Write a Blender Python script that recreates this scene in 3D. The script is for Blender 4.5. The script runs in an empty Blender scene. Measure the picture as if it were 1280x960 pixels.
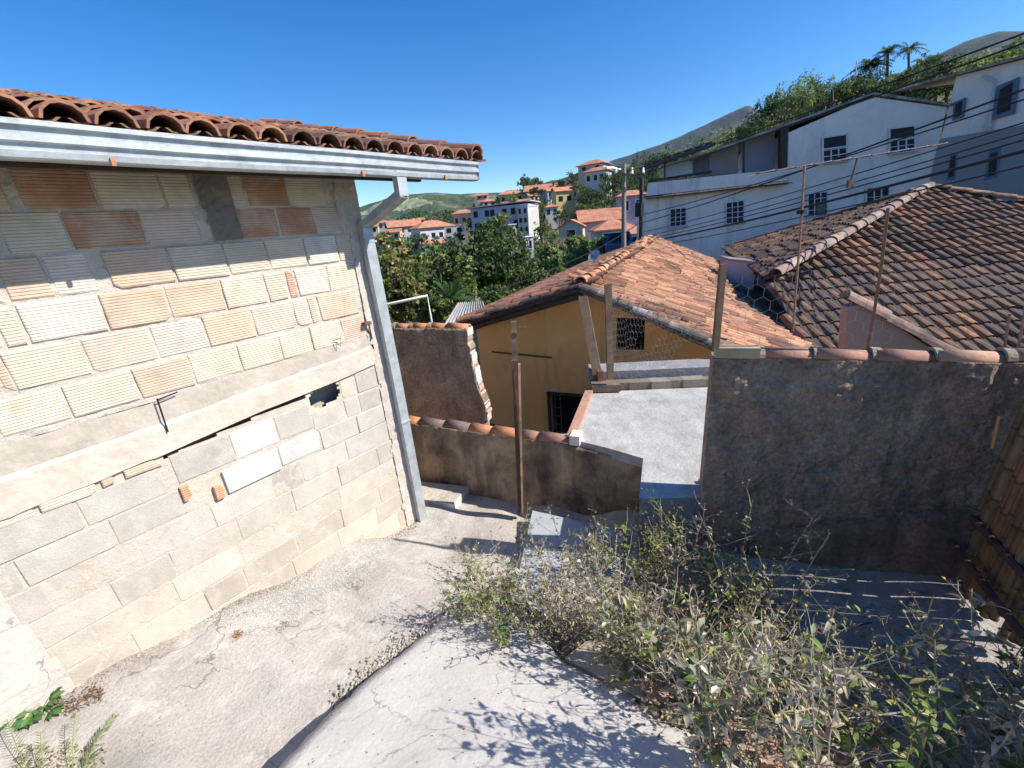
import bpy, math, random
import numpy as np
from mathutils import Vector, noise as mn
random.seed(7)
R=math.radians
sc=bpy.context.scene
COL=bpy.data.collections.new("place"); sc.collection.children.link(COL)
# ------------------------------------------------------------------ camera calibration
F=528.0; CX,CY=640.,480.
dv=np.array([120,1420,F]); dv/=np.linalg.norm(dv); up=-dv
fw=np.array([0,0,1.]); Yv=fw-fw.dot(up)*up; Yv/=np.linalg.norm(Yv)
Xv=np.cross(Yv,up)
if Xv[0]<0: Xv=-Xv
MW=np.array([Xv,Yv,up])
def ray(px,py):
    r=MW@np.array([px-CX,py-CY,F]); return r/np.linalg.norm(r)
def at(px,py,D):            # the point seen at this pixel, D metres away over the ground
    r=ray(px,py); k=D/math.hypot(r[0],r[1]); return Vector((r[0]*k,r[1]*k,r[2]*k))
def onz(px,py,z):
    r=ray(px,py); return Vector(r*z/r[2])
def azt(px,py):
    r=ray(px,py); return math.degrees(math.atan2(r[0],r[1])), r[2]/math.hypot(r[0],r[1])
cam=bpy.data.cameras.new("camera"); co=bpy.data.objects.new("camera",cam); COL.objects.link(co)
cam.sensor_width=36; cam.lens=F/1280*36; cam.clip_start=.05; cam.clip_end=20000
from mathutils import Matrix
m=Matrix.Identity(4)
for i in range(3):
    m[i][0]=MW[i][0]; m[i][1]=-MW[i][1]; m[i][2]=-MW[i][2]
co.matrix_world=m; sc.camera=co
# ------------------------------------------------------------------ light
SUN_AZ=104.; SUN_EL=41.5
w=bpy.data.worlds.new("World"); sc.world=w; w.use_nodes=True
nt=w.node_tree; bg=nt.nodes['Background']; sky=nt.nodes.new('ShaderNodeTexSky'); sky.sky_type='NISHITA'
sky.sun_disc=False; sky.sun_elevation=R(SUN_EL); sky.sun_rotation=R(SUN_AZ); sky.altitude=900
sky.air_density=1.0; sky.dust_density=0.25; sky.ozone_density=3.0
hs=nt.nodes.new('ShaderNodeHueSaturation'); hs.inputs['Saturation'].default_value=1.40; hs.inputs['Hue'].default_value=.507; hs.inputs['Value'].default_value=1.0
nt.links.new(sky.outputs[0],hs.inputs['Color']); nt.links.new(hs.outputs[0],bg.inputs[0]); bg.inputs[1].default_value=.118
sd=bpy.data.lights.new("sun",'SUN'); sd.energy=5.0; sd.angle=R(.53); sd.color=(1,.95,.87)
so=bpy.data.objects.new("sun",sd); COL.objects.link(so)
S=Vector((math.sin(R(SUN_AZ))*math.cos(R(SUN_EL)),math.cos(R(SUN_AZ))*math.cos(R(SUN_EL)),math.sin(R(SUN_EL))))
so.rotation_euler=S.to_track_quat('Z','Y').to_euler()
sc.view_settings.view_transform='Standard'; sc.view_settings.look='None'; sc.view_settings.exposure=.66; sc.view_settings.gamma=1
# ------------------------------------------------------------------ mesh helpers
class MB:
    def __init__(s): s.v=[];s.f=[];s.m=[];s.c=[]
    def add(s,pts,faces,mi=0,col=(1,1,1)):
        b=len(s.v); s.v.extend([tuple(p) for p in pts])
        for f in faces: s.f.append(tuple(b+i for i in f)); s.m.append(mi); s.c.append(col)
    def quad(s,a,b,c,d,mi=0,col=(1,1,1)): s.add([a,b,c,d],[(0,1,2,3)],mi,col)
    def poly(s,pts,mi=0,col=(1,1,1)): s.add(pts,[tuple(range(len(pts)))],mi,col)
    def hexa(s,p,mi=0,col=(1,1,1)):     # 8 points: bottom 4, top 4
        s.add(p,[(3,2,1,0),(4,5,6,7),(0,1,5,4),(1,2,6,5),(2,3,7,6),(3,0,4,7)],mi,col)
    def box(s,c,ax,ay,az,mi=0,col=(1,1,1)):  # centre and half axis vectors
        c=Vector(c);ax=Vector(ax);ay=Vector(ay);az=Vector(az)
        s.hexa([c-ax-ay-az,c+ax-ay-az,c+ax+ay-az,c-ax+ay-az,c-ax-ay+az,c+ax-ay+az,c+ax+ay+az,c-ax+ay+az],mi,col)
    def tube(s,pts,r,n=6,mi=0,col=(1,1,1),r2=None,cap=True):
        pts=[Vector(p) for p in pts]; N=len(pts); b=len(s.v)
        for i,p in enumerate(pts):
            t=(pts[min(i+1,N-1)]-pts[max(i-1,0)])
            if t.length<1e-9: t=Vector((0,0,1))
            t.normalize(); a=t.orthogonal() if abs(t.z)>.9 else t.cross(Vector((0,0,1)))
            a.normalize(); bb=t.cross(a)
            rr=r if r2 is None else r+(r2-r)*i/(N-1)
            for k in range(n):
                q=2*math.pi*k/n; s.v.append(tuple(p+(a*math.cos(q)+bb*math.sin(q))*rr))
        for i in range(N-1):
            for k in range(n):
                k2=(k+1)%n; s.f.append((b+i*n+k,b+i*n+k2,b+(i+1)*n+k2,b+(i+1)*n+k)); s.m.append(mi); s.c.append(col)
        if cap:
            s.f.append(tuple(b+k for k in range(n))[::-1]); s.m.append(mi); s.c.append(col)
            s.f.append(tuple(b+(N-1)*n+k for k in range(n))); s.m.append(mi); s.c.append(col)
    def build(s,name,mats,parent=None,smooth=False):
        if not isinstance(mats,(list,tuple)): mats=[mats]
        off=Vector(parent['_o']) if parent is not None and '_o' in parent else Vector((0,0,0))
        v=np.array(s.v,dtype=np.float64).reshape(-1,3)
        base=None
        if parent is None and len(v):
            base=Vector(((v[:,0].min()+v[:,0].max())/2,(v[:,1].min()+v[:,1].max())/2,v[:,2].min())); off=base
        v=v-np.array(off)
        me=bpy.data.meshes.new(name); me.from_pydata(v.tolist(),[],s.f)
        for mm in mats: me.materials.append(mm)
        me.polygons.foreach_set('material_index',s.m)
        ca=me.color_attributes.new('Col','FLOAT_COLOR','CORNER')
        ln=np.array([len(f) for f in s.f]); cc=np.repeat(np.array([(c[0],c[1],c[2],1.) for c in s.c]),ln,axis=0)
        ca.data.foreach_set('color',cc.astype(np.float32).ravel())
        if smooth: me.polygons.foreach_set('use_smooth',[True]*len(s.f))
        me.update()
        o=bpy.data.objects.new(name,me); COL.objects.link(o)
        if parent is not None:
            o.parent=parent
            if '_o' in parent and parent.type=='MESH': o['_o']=parent['_o']
            else: o['_o']=tuple(off)
        else:
            o.location=base if base is not None else (0,0,0); o['_o']=tuple(off)
        return o
def tag(o,label,cat,group=None):
    o['label']=label; o['category']=cat
    if group: o['group']=group
    return o
def thing(name,label,cat,loc=(0,0,0),group=None):
    o=bpy.data.objects.new(name,None); COL.objects.link(o); o.location=loc; o['_o']=tuple(loc); o.empty_display_size=.1
    return tag(o,label,cat,group)
def structure(o): o['kind']='structure'; return o
def stuff(o): o['kind']='stuff'; return o
# ------------------------------------------------------------------ materials
def mat(name,base,rough=.9,nscale=4,namt=.25,bump=.3,bscale=40,stain=None,stain2=None,metal=0,ridges=None,trans=0,bdist=.01,fine=0.0,spec=.3,streak=None,cracks=None):
    M=bpy.data.materials.new(name); M.use_nodes=True; t=M.node_tree; n=t.nodes; L=t.links
    b=n['Principled BSDF']; b.inputs['Roughness'].default_value=rough; b.inputs['Metallic'].default_value=metal
    b.inputs['Specular IOR Level'].default_value=spec
    tc=n.new('ShaderNodeTexCoord'); at_=n.new('ShaderNodeVertexColor'); at_.layer_name='Col'
    def mix(a,bc,fac,mode='MIX'):
        x=n.new('ShaderNodeMix'); x.data_type='RGBA'; x.blend_type=mode
        for sock,val in ((x.inputs[0],fac),(x.inputs[6],a),(x.inputs[7],bc)):
            if hasattr(val,'is_output') : L.new(val,sock)
            else: sock.default_value=val if not isinstance(val,tuple) else (*val,1)
        return x.outputs[2]
    def noi(scale,detail=6,ro=.6,dist=0):
        x=n.new('ShaderNodeTexNoise'); x.inputs['Scale'].default_value=scale; x.inputs['Detail'].default_value=detail
        x.inputs['Roughness'].default_value=ro; x.inputs['Distortion'].default_value=dist; L.new(tc.outputs['Object'],x.inputs[0]); return x.outputs[0]
    def rng(v,a,bb,c,d):
        x=n.new('ShaderNodeMapRange'); L.new(v,x.inputs[0])
        for i,k in enumerate((a,bb,c,d)): x.inputs[i+1].default_value=k
        return x.outputs[0]
    c=mix(tuple(base),at_.outputs[0],1.0,'MULTIPLY')
    if namt:
        g=rng(noi(nscale),.3,.7,1-namt,1+namt)
        cb=n.new('ShaderNodeCombineColor'); [L.new(g,cb.inputs[i]) for i in range(3)]
        c=mix(c,cb.outputs[0],1.0,'MULTIPLY')
    if fine:
        g=rng(noi(bscale*2.2,3,.7),.3,.7,1-fine,1+fine)
        cb=n.new('ShaderNodeCombineColor'); [L.new(g,cb.inputs[i]) for i in range(3)]
        c=mix(c,cb.outputs[0],1.0,'MULTIPLY')
    for st in (stain,stain2):
        if st:
            scol,ss,lo,hi,amt=st; c=mix(c,tuple(scol),rng(noi(ss,8,.65,.4),lo,hi,0,amt))
    if streak:
        scol,ss,lo,hi,amt=streak; mp=n.new('ShaderNodeMapping'); mp.inputs['Scale'].default_value=(1,1,.13); L.new(tc.outputs['Object'],mp.inputs[0])
        x=n.new('ShaderNodeTexNoise'); x.inputs['Scale'].default_value=ss; x.inputs['Detail'].default_value=7; x.inputs['Roughness'].default_value=.65; L.new(mp.outputs[0],x.inputs[0])
        c=mix(c,tuple(scol),rng(x.outputs[0],lo,hi,0,amt))
    if cracks:
        cs_,cw_,ca_=cracks; vx=n.new('ShaderNodeTexVoronoi'); vx.feature='DISTANCE_TO_EDGE'; vx.inputs['Scale'].default_value=cs_
        nz=n.new('ShaderNodeTexNoise'); nz.inputs['Scale'].default_value=5; nz.inputs['Detail'].default_value=5; L.new(tc.outputs['Object'],nz.inputs[0])
        va=n.new('ShaderNodeVectorMath'); va.operation='MULTIPLY_ADD'; va.inputs[1].default_value=(.35,.35,.35); L.new(nz.outputs['Color'],va.inputs[0]); L.new(tc.outputs['Object'],va.inputs[2]); L.new(va.outputs[0],vx.inputs['Vector'])
        cm=n.new('ShaderNodeMath'); cm.operation='MULTIPLY'; L.new(rng(vx.outputs['Distance'],0,cw_,ca_,0),cm.inputs[0]); L.new(rng(noi(1.3,3),.48,.58,0,1),cm.inputs[1])
        c=mix(c,(.10,.085,.07),cm.outputs[0])
    h=None
    if bump:
        h=noi(bscale,8,.65)
    if ridges:
        axis,per,depth=ridges
        sp=n.new('ShaderNodeSeparateXYZ'); L.new(tc.outputs['Object'],sp.inputs[0])
        mu=n.new('ShaderNodeMath'); mu.operation='MULTIPLY'; mu.inputs[1].default_value=2*math.pi/per; L.new(sp.outputs[axis],mu.inputs[0])
        sn=n.new('ShaderNodeMath'); sn.operation='SINE'; L.new(mu.outputs[0],sn.inputs[0])
        gr=rng(sn.outputs[0],-.95,-.2,0,1)
        bp0=n.new('ShaderNodeBump'); bp0.inputs['Distance'].default_value=depth; bp0.inputs['Strength'].default_value=1; L.new(gr,bp0.inputs['Height'])
        c=mix(mix(c,(.72,.67,.62),1.0,'MULTIPLY'),c,rng(sn.outputs[0],-1,-.45,.25,1))
    if h is not None:
        bp=n.new('ShaderNodeBump'); bp.inputs['Distance'].default_value=bdist; bp.inputs['Strength'].default_value=bump; L.new(h,bp.inputs['Height'])
        if ridges: L.new(bp0.outputs[0],bp.inputs['Normal'])
        L.new(bp.outputs[0],b.inputs['Normal'])
    elif ridges: L.new(bp0.outputs[0],b.inputs['Normal'])
    L.new(c,b.inputs['Base Color'])
    if trans:
        tr=n.new('ShaderNodeBsdfTranslucent'); L.new(c,tr.inputs[0]); ms=n.new('ShaderNodeMixShader'); ms.inputs[0].default_value=trans
        L.new(b.outputs[0],ms.inputs[1]); L.new(tr.outputs[0],ms.inputs[2]); L.new(ms.outputs[0],n['Material Output'].inputs[0])
    return M
Mt={}
Mt['clay']=mat('ribbed_clay',(1,1,1),.9,7,.14,.3,60,stain=((.62,.52,.42),5.0,.45,.65,.6),stain2=((.50,.33,.22),9,.58,.72,.45),ridges=(2,.0155,.0022),bdist=.004)
Mt['block']=mat('concrete_block',(1,1,1),.95,6,.10,.7,90,bdist=.006,fine=.13,stain=((.36,.32,.27),3.5,.52,.75,.45),stain2=((.58,.53,.46),7,.5,.68,.6))
Mt['mortar']=mat('mortar',(.54,.48,.41),.95,5,.14,.9,60,bdist=.01,fine=.10,stain=((.30,.27,.24),3,.55,.8,.4))
Mt['beam']=mat('cast_concrete',(.53,.47,.41),.92,5,.18,.5,25,bdist=.008,fine=.07,stain=((.37,.33,.29),1.8,.5,.75,.5))
Mt['concrete']=mat('floor_concrete',(.44,.40,.355),.92,1.8,.2,.9,40,bdist=.014,fine=.2,stain=((.27,.24,.205),2.4,.49,.68,.7),stain2=((.58,.55,.50),6,.53,.66,.65),cracks=(1.6,.012,.75))
Mt['whitecon']=mat('smooth_render',(.55,.52,.48),.9,3,.09,.6,28,bdist=.01,fine=.08,stain=((.40,.365,.32),2.2,.5,.7,.6),stain2=((.33,.30,.26),9,.6,.72,.5),cracks=(1.3,.008,.6))
Mt['slabtop']=mat('slab_render',(.42,.41,.385),.9,4,.2,.8,30,bdist=.014,fine=.16,stain=((.24,.225,.20),3,.48,.68,.65),stain2=((.55,.53,.50),9,.55,.7,.5))
Mt['darkplaster']=mat('weathered_plaster',(.40,.285,.21),.95,5,.28,1.0,16,bdist=.08,fine=.34,cracks=(1.5,.012,.8),streak=((.08,.066,.058),5,.54,.72,.65),stain=((.08,.07,.062),1.6,.53,.78,.7),stain2=((.29,.235,.20),7,.55,.72,.6))
Mt['brownplaster']=mat('mouldy_plaster',(.40,.29,.19),.95,3,.25,.9,30,bdist=.02,fine=.12,stain=((.04,.034,.03),2.3,.42,.66,.85),stain2=((.42,.20,.11),3.3,.56,.72,.6),streak=((.05,.042,.036),4,.5,.7,.7))
Mt['yellow']=mat('ochre_wall_paint',(.95,.50,.19),.9,1.2,.10,.25,15,bdist=.008,stain=((.36,.22,.10),1.4,.55,.8,.5),streak=((.22,.13,.07),3,.55,.75,.6))
Mt['tile']=mat('clay_roof_tile',(1,1,1),.88,9,.22,.5,45,bdist=.008,fine=.12,stain=((.13,.095,.08),7,.5,.75,.55))
Mt['oldtile']=mat('old_roof_tile',(1,1,1),.9,8,.3,.6,40,bdist=.01,fine=.15,stain=((.04,.038,.034),2.2,.45,.66,.7),stain2=((.055,.05,.045),1.1,.5,.6,.6))
Mt['galv']=mat('galvanised_steel',(.42,.45,.46),.5,14,.18,.15,60,metal=.35,stain=((.27,.28,.29),9,.5,.7,.7),spec=.4)
Mt['wood']=mat('weathered_wood',(.21,.15,.105),.9,9,.3,.6,50,bdist=.006,stain=((.08,.06,.05),5,.45,.7,.7))
Mt['darkwood']=mat('dark_wood',(.065,.048,.04),.85,6,.3,.5,40)
Mt['pale_wood']=mat('pale_wood',(.42,.31,.19),.9,9,.25,.5,50,bdist=.005)
Mt['bamboo']=mat('bamboo',(.24,.165,.10),.6,6,.3,.3,30,stain=((.12,.075,.045),7,.5,.7,.6))
Mt['black']=mat('unlit_interior',(.012,.012,.013),.9,3,0,0)
Mt['metal']=mat('rusty_steel',(.14,.085,.06),.7,20,.3,.3,60)
Mt['alu']=mat('aluminium',(.75,.76,.78),.35,9,.05,0,metal=.6)
Mt['wire']=mat('zinc_wire',(.42,.42,.41),.5,9,.1,0,metal=.3)
Mt['cable']=mat('black_cable',(.015,.015,.016),.6,9,.1,0)
Mt['pvc']=mat('white_pvc',(.75,.74,.68),.4,5,.05,0)
Mt['paint']=mat('house_paint',(1,1,1),.9,.6,.10,.2,6,stain=((.45,.42,.40),.5,.56,.85,.5))
Mt['whitewash']=mat('old_whitewash',(1,1,1),.92,.35,.10,.3,5,stain=((.33,.30,.29),.6,.50,.76,.5),fine=.04,streak=((.26,.24,.24),1.2,.54,.72,.55))
Mt['glass']=mat('dark_pane',(.012,.014,.018),.45,3,.2,0,spec=.25)
Mt['leaf']=mat('leaf',(1.15,1.15,1.1),.6,3,.15,0,trans=.38,spec=.2)
Mt['dryleaf']=mat('dry_leaf',(1,1,1),.85,30,.2,0,trans=.15,spec=.1)
Mt['bark']=mat('bark',(.16,.13,.10),.95,12,.3,.6,30)
Mt['stem']=mat('weed_stem',(1,1,1),.85,12,.2,0)
Mt['soil']=mat('dry_soil',(.20,.14,.095),1,14,.35,1,60,bdist=.02,fine=.2)
Mt['gravel']=mat('gravel_stone',(1,1,1),.9,20,.2,.3,60)
Mt['earth']=mat('scrub_ground',(.10,.105,.05),1,.12,.35,.6,1.2,bdist=.3,stain=((.26,.19,.12),.05,.52,.68,.8))
Mt['hill']=mat('wooded_hill',(.06,.09,.05),1,.05,.35,1,.06,bdist=6,fine=.3,stain=((.30,.25,.16),.006,.56,.66,.75),stain2=((.045,.075,.055),.02,.5,.65,.7))
Mt['mount']=mat('bare_mountain',(.045,.056,.056),1,.01,.25,1,.03,bdist=14,fine=.12,stain=((.07,.085,.07),.006,.48,.62,.7))
Mt['fibre']=mat('fibre_cement',(.33,.325,.32),.9,6,.2,.4,40,stain=((.18,.17,.165),4,.5,.7,.6))
Mt['palefibre']=mat('pale_sheet',(.40,.42,.44),.8,6,.1,.3,40,stain=((.42,.42,.42),4,.55,.7,.5))
Mt['car']=mat('car_paint',(.04,.075,.14),.25,3,.05,0,spec=.6)
Mt['rubber']=mat('rubber',(.02,.02,.02),.8,3,.05,0)
# ------------------------------------------------------------------ frames
A0=R(39.14); D3=Vector((math.sin(A0),math.cos(A0),0)); N3=Vector((math.cos(A0),-math.sin(A0),0)); OFF=-3.15
def WP(s,o,z): return N3*(OFF+o)+D3*s+Vector((0,0,z))
def wallsz(px,py,o=0):
    r=Vector(ray(px,py)); k=(OFF+o)/r.dot(N3); p=r*k; return p.dot(D3),p.z
def interp(x,pts):
    if x<=pts[0][0]: return pts[0][1]
    for (a,b),(c,d) in zip(pts,pts[1:]):
        if x<=c: return b+(d-b)*(x-a)/(c-a)
    return pts[-1][1]
# ------------------------------------------------------------------ tiles
def half_tile(mb,p0,p1,side,upv,r0,r1,col,th=.012,n=7,mi=0,inv=False):
    """a half round tapered clay tile from p0 to p1; side and upv are the cross axes"""
    pts=[]
    for p,r in ((p0,r0),(p1,r1)):
        for rr in (r,r-th):
            for k in range(n):
                q=math.pi*k/(n-1); h=math.sin(q)*rr*.92; 
                if inv: h=-h*.35
                pts.append(p+side*(math.cos(q)*rr)+upv*h)
    f=[]
    for k in range(n-1):
        f.append((k,k+1,2*n+k+1,2*n+k)); f.append((n+k+1,n+k,3*n+k,3*n+k+1))
        f.append((k+1,k,n+k,n+k+1)); f.append((2*n+k,2*n+k+1,3*n+k+1,3*n+k))
    for k in (0,n-1): f.append((k,2*n+k,3*n+k,n+k))
    mb.add(pts,f,mi,col)
def tile_plane(mb,O,u,vdir,slope,W,Lh,inside,pal,pw=.2,tl=.33,jit=.012,r=.075,pan=True,sag=None,tint=None,stag=1,deep=0,colmix=0):
    """rows of cover tiles running up the slope. O eave corner, u along the eave, vdir horizontal uphill, slope rise/run"""
    u=Vector(u).normalized(); vh=Vector(vdir).normalized(); v=(vh+Vector((0,0,slope))).normalized(); nrm=u.cross(v)
    if nrm.z<0: nrm=-nrm
    nc=int(W/pw)+1; L=Lh*math.sqrt(1+slope*slope); nr=int(L/tl)+1
    for i in range(nc):
        uu=(i+.5)*pw
        wob=[random.uniform(-jit,jit) for _ in range(nr+2)]; st0=random.uniform(-.5,.1)*tl*stag
        cc0=random.choice(pal)
        for j in range(nr):
            vv=j*tl+(st0 if j else 0)
            if not inside(uu,vv+tl*.5): continue
            sgz=sag(uu,vv) if sag else 0
            sg2=sag(uu,vv+tl*1.12) if sag else 0
            col=random.choice(pal); k=random.uniform(.8,1.15); col=tuple((c*(1-colmix)+c0*colmix)*k for c,c0 in zip(col,cc0))
            if tint: col=tint(uu,vv,col)
            p0=O+u*(uu+wob[j])+v*vv+nrm*(.025+random.uniform(-.004,.006)+sgz)
            p1=O+u*(uu+wob[j]*.5+wob[j+1]*.5)+v*(vv+tl*1.12)+nrm*(.0+sg2)
            half_tile(mb,p0,p1,u,nrm,r,r*.82,col)
            if pan and j%1==0:
                cp=tuple(c*.8 for c in random.choice(pal))
                q0=O+u*(uu+pw*.5)+v*(vv+.02)+nrm*(.035-deep*.4+sgz); q1=O+u*(uu+pw*.5)+v*(vv+tl*1.12)+nrm*(.02-deep*.4+sg2)
                half_tile(mb,q0,q1,u,nrm,r*.95,r*.95,cp,n=5,inv=True)
def ridge_tiles(mb,p0,p1,pal,tl=.36,r=.1,lift=.05):
    d=(p1-p0); L=d.length; d.normalize(); side=d.cross(Vector((0,0,1))).normalized(); upv=side.cross(d)
    n=max(1,int(L/tl))
    for i in range(n):
        a=p0+d*(i*L/n); b=p0+d*((i+1.12)*L/n)
        col=random.choice(pal); k=random.uniform(.8,1.15)
        jz=random.uniform(-.008,.01); js=side*random.uniform(-.012,.012)
        half_tile(mb,a+upv*(lift+.015+jz)+js,b+upv*(lift+jz)+js,side,upv,r,r*.86,tuple(c*k for c in col),th=.015,n=8)
TILE=[(.40,.17,.095),(.34,.15,.09),(.43,.21,.125),(.30,.13,.085),(.36,.20,.14),(.24,.12,.085)]
TBRIGHT=[(.48,.23,.125),(.42,.19,.105),(.52,.28,.155),(.35,.16,.095),(.46,.26,.155),(.27,.14,.095)]
TOLD=[(.20,.105,.07),(.24,.12,.07),(.15,.09,.068),(.11,.078,.063),(.31,.155,.085),(.42,.21,.11),(.18,.115,.09)]
TEAVE=[(.36,.17,.10),(.28,.135,.09),(.44,.22,.13),(.20,.11,.085),(.38,.22,.15),(.27,.16,.12)]
# ================================================================== the unplastered house on the left
bh=thing('brick_house','unplastered house wall of ribbed clay bricks over concrete blocks under a tiled eave','house',tuple(WP(1,0,-2.6)))
CR=(.64,.55,.43); PK=(.63,.50,.41); ORG=(.61,.44,.32); RED=(.47,.25,.155); YL=(.62,.535,.41); WH=(.66,.59,.50)
# course: z top, z bottom, joints as pixels read off at mid course, colours between the joints
rows=[
 (.445,.262,[(20,238),(118,238),(202,238),(240,238)],[RED,CR,CR]),
 (.445,.262,[(272,238),(305,238),(358,238),(404,238)],[CR,RED,CR]),
 (.245,.068,[(0,290),(82,285),(178,285),(248,284)],[CR,RED,PK]),
 (.245,.068,[(292,278),(347,277),(392,277),(436,277)],[RED,RED,PK]),
 (.05,-.145,[(0,352),(60,345),(118,343)],[ORG,WH]),
 (.05,-.145,[(134,340),(214,330),(281,322),(333,318),(381,313),(421,310),(440,308)],[ORG,CR,CR,CR,WH,PK]),
 (-.165,-.35,[(0,415),(28,408),(130,392),(208,378),(278,366),(330,358)],[CR,WH,ORG,ORG,CR]),
 (-.165,-.35,[(331,358),(357,356)],[CR]),(-.165,-.35,[(358,356),(369,354)],[RED]),
 (-.165,-.35,[(370,354),(409,348),(444,343)],[WH,YL]),
 (-.372,-.56,[(0,478),(14,473),(112,455),(195,438),(259,423),(318,408),(369,398),(386,393)],[ORG,YL,PK,WH,ORG,PK,WH]),
 (-.372,-.56,[(387,393),(397,391)],[ORG]),(-.372,-.56,[(399,391),(447,381)],[ORG]),
 (-.585,-.765,[(0,545),(85,508),(172,487),(241,466),(299,450),(350,432),(388,420),(426,408),(455,399)],[CR,CR,ORG,YL,YL,CR,CR,ORG]),
]
bw=MB()
def brick(mb,s0,s1,z0,z1,o,mi,col,chip=.3,inset=.005,tilt=0):
    j=lambda a=.004: random.uniform(-a,a)
    oo=o+j(.004)
    if chip and random.random()<chip:   # broken corner
        k=random.choice((0,1,2,3)); cs=random.uniform(.012,.035)
    else: k=-1; cs=0
    base=[(s0,z0),(s1,z0),(s1,z1),(s0,z1)]; pts=[]
    for i,(s,z) in enumerate(base):
        s+=j(); z+=j(.003)+tilt*(s-s0)
        if i==k:
            sx=1 if i in(0,3) else -1; sz=1 if i in(0,1) else -1
            a=(s+sx*cs,z); b=(s,z+sz*cs*.8)
            pts+= [b,a] if i in (0,2) else [a,b]
        else: pts.append((s,z))
    cxm=sum(p[0] for p in pts)/len(pts); czm=sum(p[1] for p in pts)/len(pts)
    n=len(pts); ring0=[WP(s,-.03,z) for s,z in pts]; ring1=[WP(s,oo-.004,z) for s,z in pts]
    fin=[(s+(inset if s<cxm else -inset),z+(inset if z<czm else -inset)) for s,z in pts]
    ring2=[WP(s,oo,z) for s,z in fin]
    f=[]
    for i in range(n):
        i2=(i+1)%n; f.append((i,i2,n+i2,n+i)); f.append((n+i,n+i2,2*n+i2,2*n+i))
    f.append(tuple(2*n+i for i in range(n)))
    kk=random.uniform(.93,1.07); col=tuple(min(.8,c*kk) for c in col)
    mb.add(ring0+ring1+ring2,f,mi,col)
for zt,zb,js,cs in rows:
    ss=[wallsz(*p)[0] for p in js]
    for a,b,c in zip(ss,ss[1:],cs):
        brick(bw,a+.006,b-.006,zb,zt,.012,0,c)
# the courses go on to the left, out of the picture
for zt,zb,s_end,ph in ((.445,.262,.29,.0),(.245,.068,.19,.12),(.05,-.145,.13,.05),(-.165,-.35,.06,.16),(-.372,-.56,-.03,.02),(-.585,-.765,-.14,.1)):
    s=s_end
    while s>-1.6:
        brick(bw,s-.272,s-.008,zb,zt,.012,0,random.choice((CR,PK,CR,RED,ORG) )); s-=.28
brick(bw,.115,.155,-.145,.05,-.012,0,(.5,.32,.2),0)
# mortar and grey block wall: a displaced sheet behind the units
def disp(s,z,a=.006,f=9): return (mn.noise(Vector((s*f,z*f,1.3)))*a+mn.noise(Vector((s*f*3.3,z*f*3.3,7)))*a*.7)
def inhole(s,z):
    d=((s-1.50)/.135)**2+((z+1.125)/.085)**2
    return d+mn.noise(Vector((s*14,z*14,0)))*.7<1 and z<-1.045
def sheet(mb,s0,s1,z0,z1,st,ofun,mi,skip=None,col=(1,1,1)):
    ns=max(1,int((s1-s0)/st)); nz=max(1,int((z1-z0)/st)); b=len(mb.v)
    for i in range(ns+1):
        for k in range(nz+1):
            s=s0+(s1-s0)*i/ns; z=z0+(z1-z0)*k/nz; mb.v.append(tuple(WP(s,ofun(s,z),z)))
    for i in range(ns):
        for k in range(nz):
            s=s0+(s1-s0)*(i+.5)/ns; z=z0+(z1-z0)*(k+.5)/nz
            if skip and skip(s,z): continue
            q=b+i*(nz+1)+k; mb.f.append((q,q+nz+1,q+nz+2,q+1)); mb.m.append(mi); mb.c.append(col)
sheet(bw,-1.6,2.03,-.80,.50,.02,lambda s,z:.0025+disp(s,z,.007),1)
bw.build('upper_wall',[Mt['clay'],Mt['mortar']],bh)
# concrete post that interrupts the top courses, and the corner pier
pc=MB(); sheet(pc,1.055,1.235,.065,.47,.02,lambda s,z:.022+disp(s,z,.008,14),0,lambda s,z: abs(s-1.145-(.45-z)*.03)>.085+mn.noise(Vector((s*9,z*9,3)))*.02,(.36,.35,.35))
edge=lambda z:2.0+mn.noise(Vector((z*11,5,0)))*.03-(.05 if z>.06 else 0)
sheet(pc,1.9,2.14,-2.85,.50,.02,lambda s,z:.016+disp(s,z,.007,14),0,lambda s,z:s<edge(z),(.95,.93,.92))
for a,b in ((-2.85,.5),):
    pc.quad(WP(2.14,.016,a),WP(2.14,-.16,a),WP(2.14,-.16,b),WP(2.14,.016,b),0,(.9,.9,.9))
pc.build('concrete_pier',Mt['beam'],bh)
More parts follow.
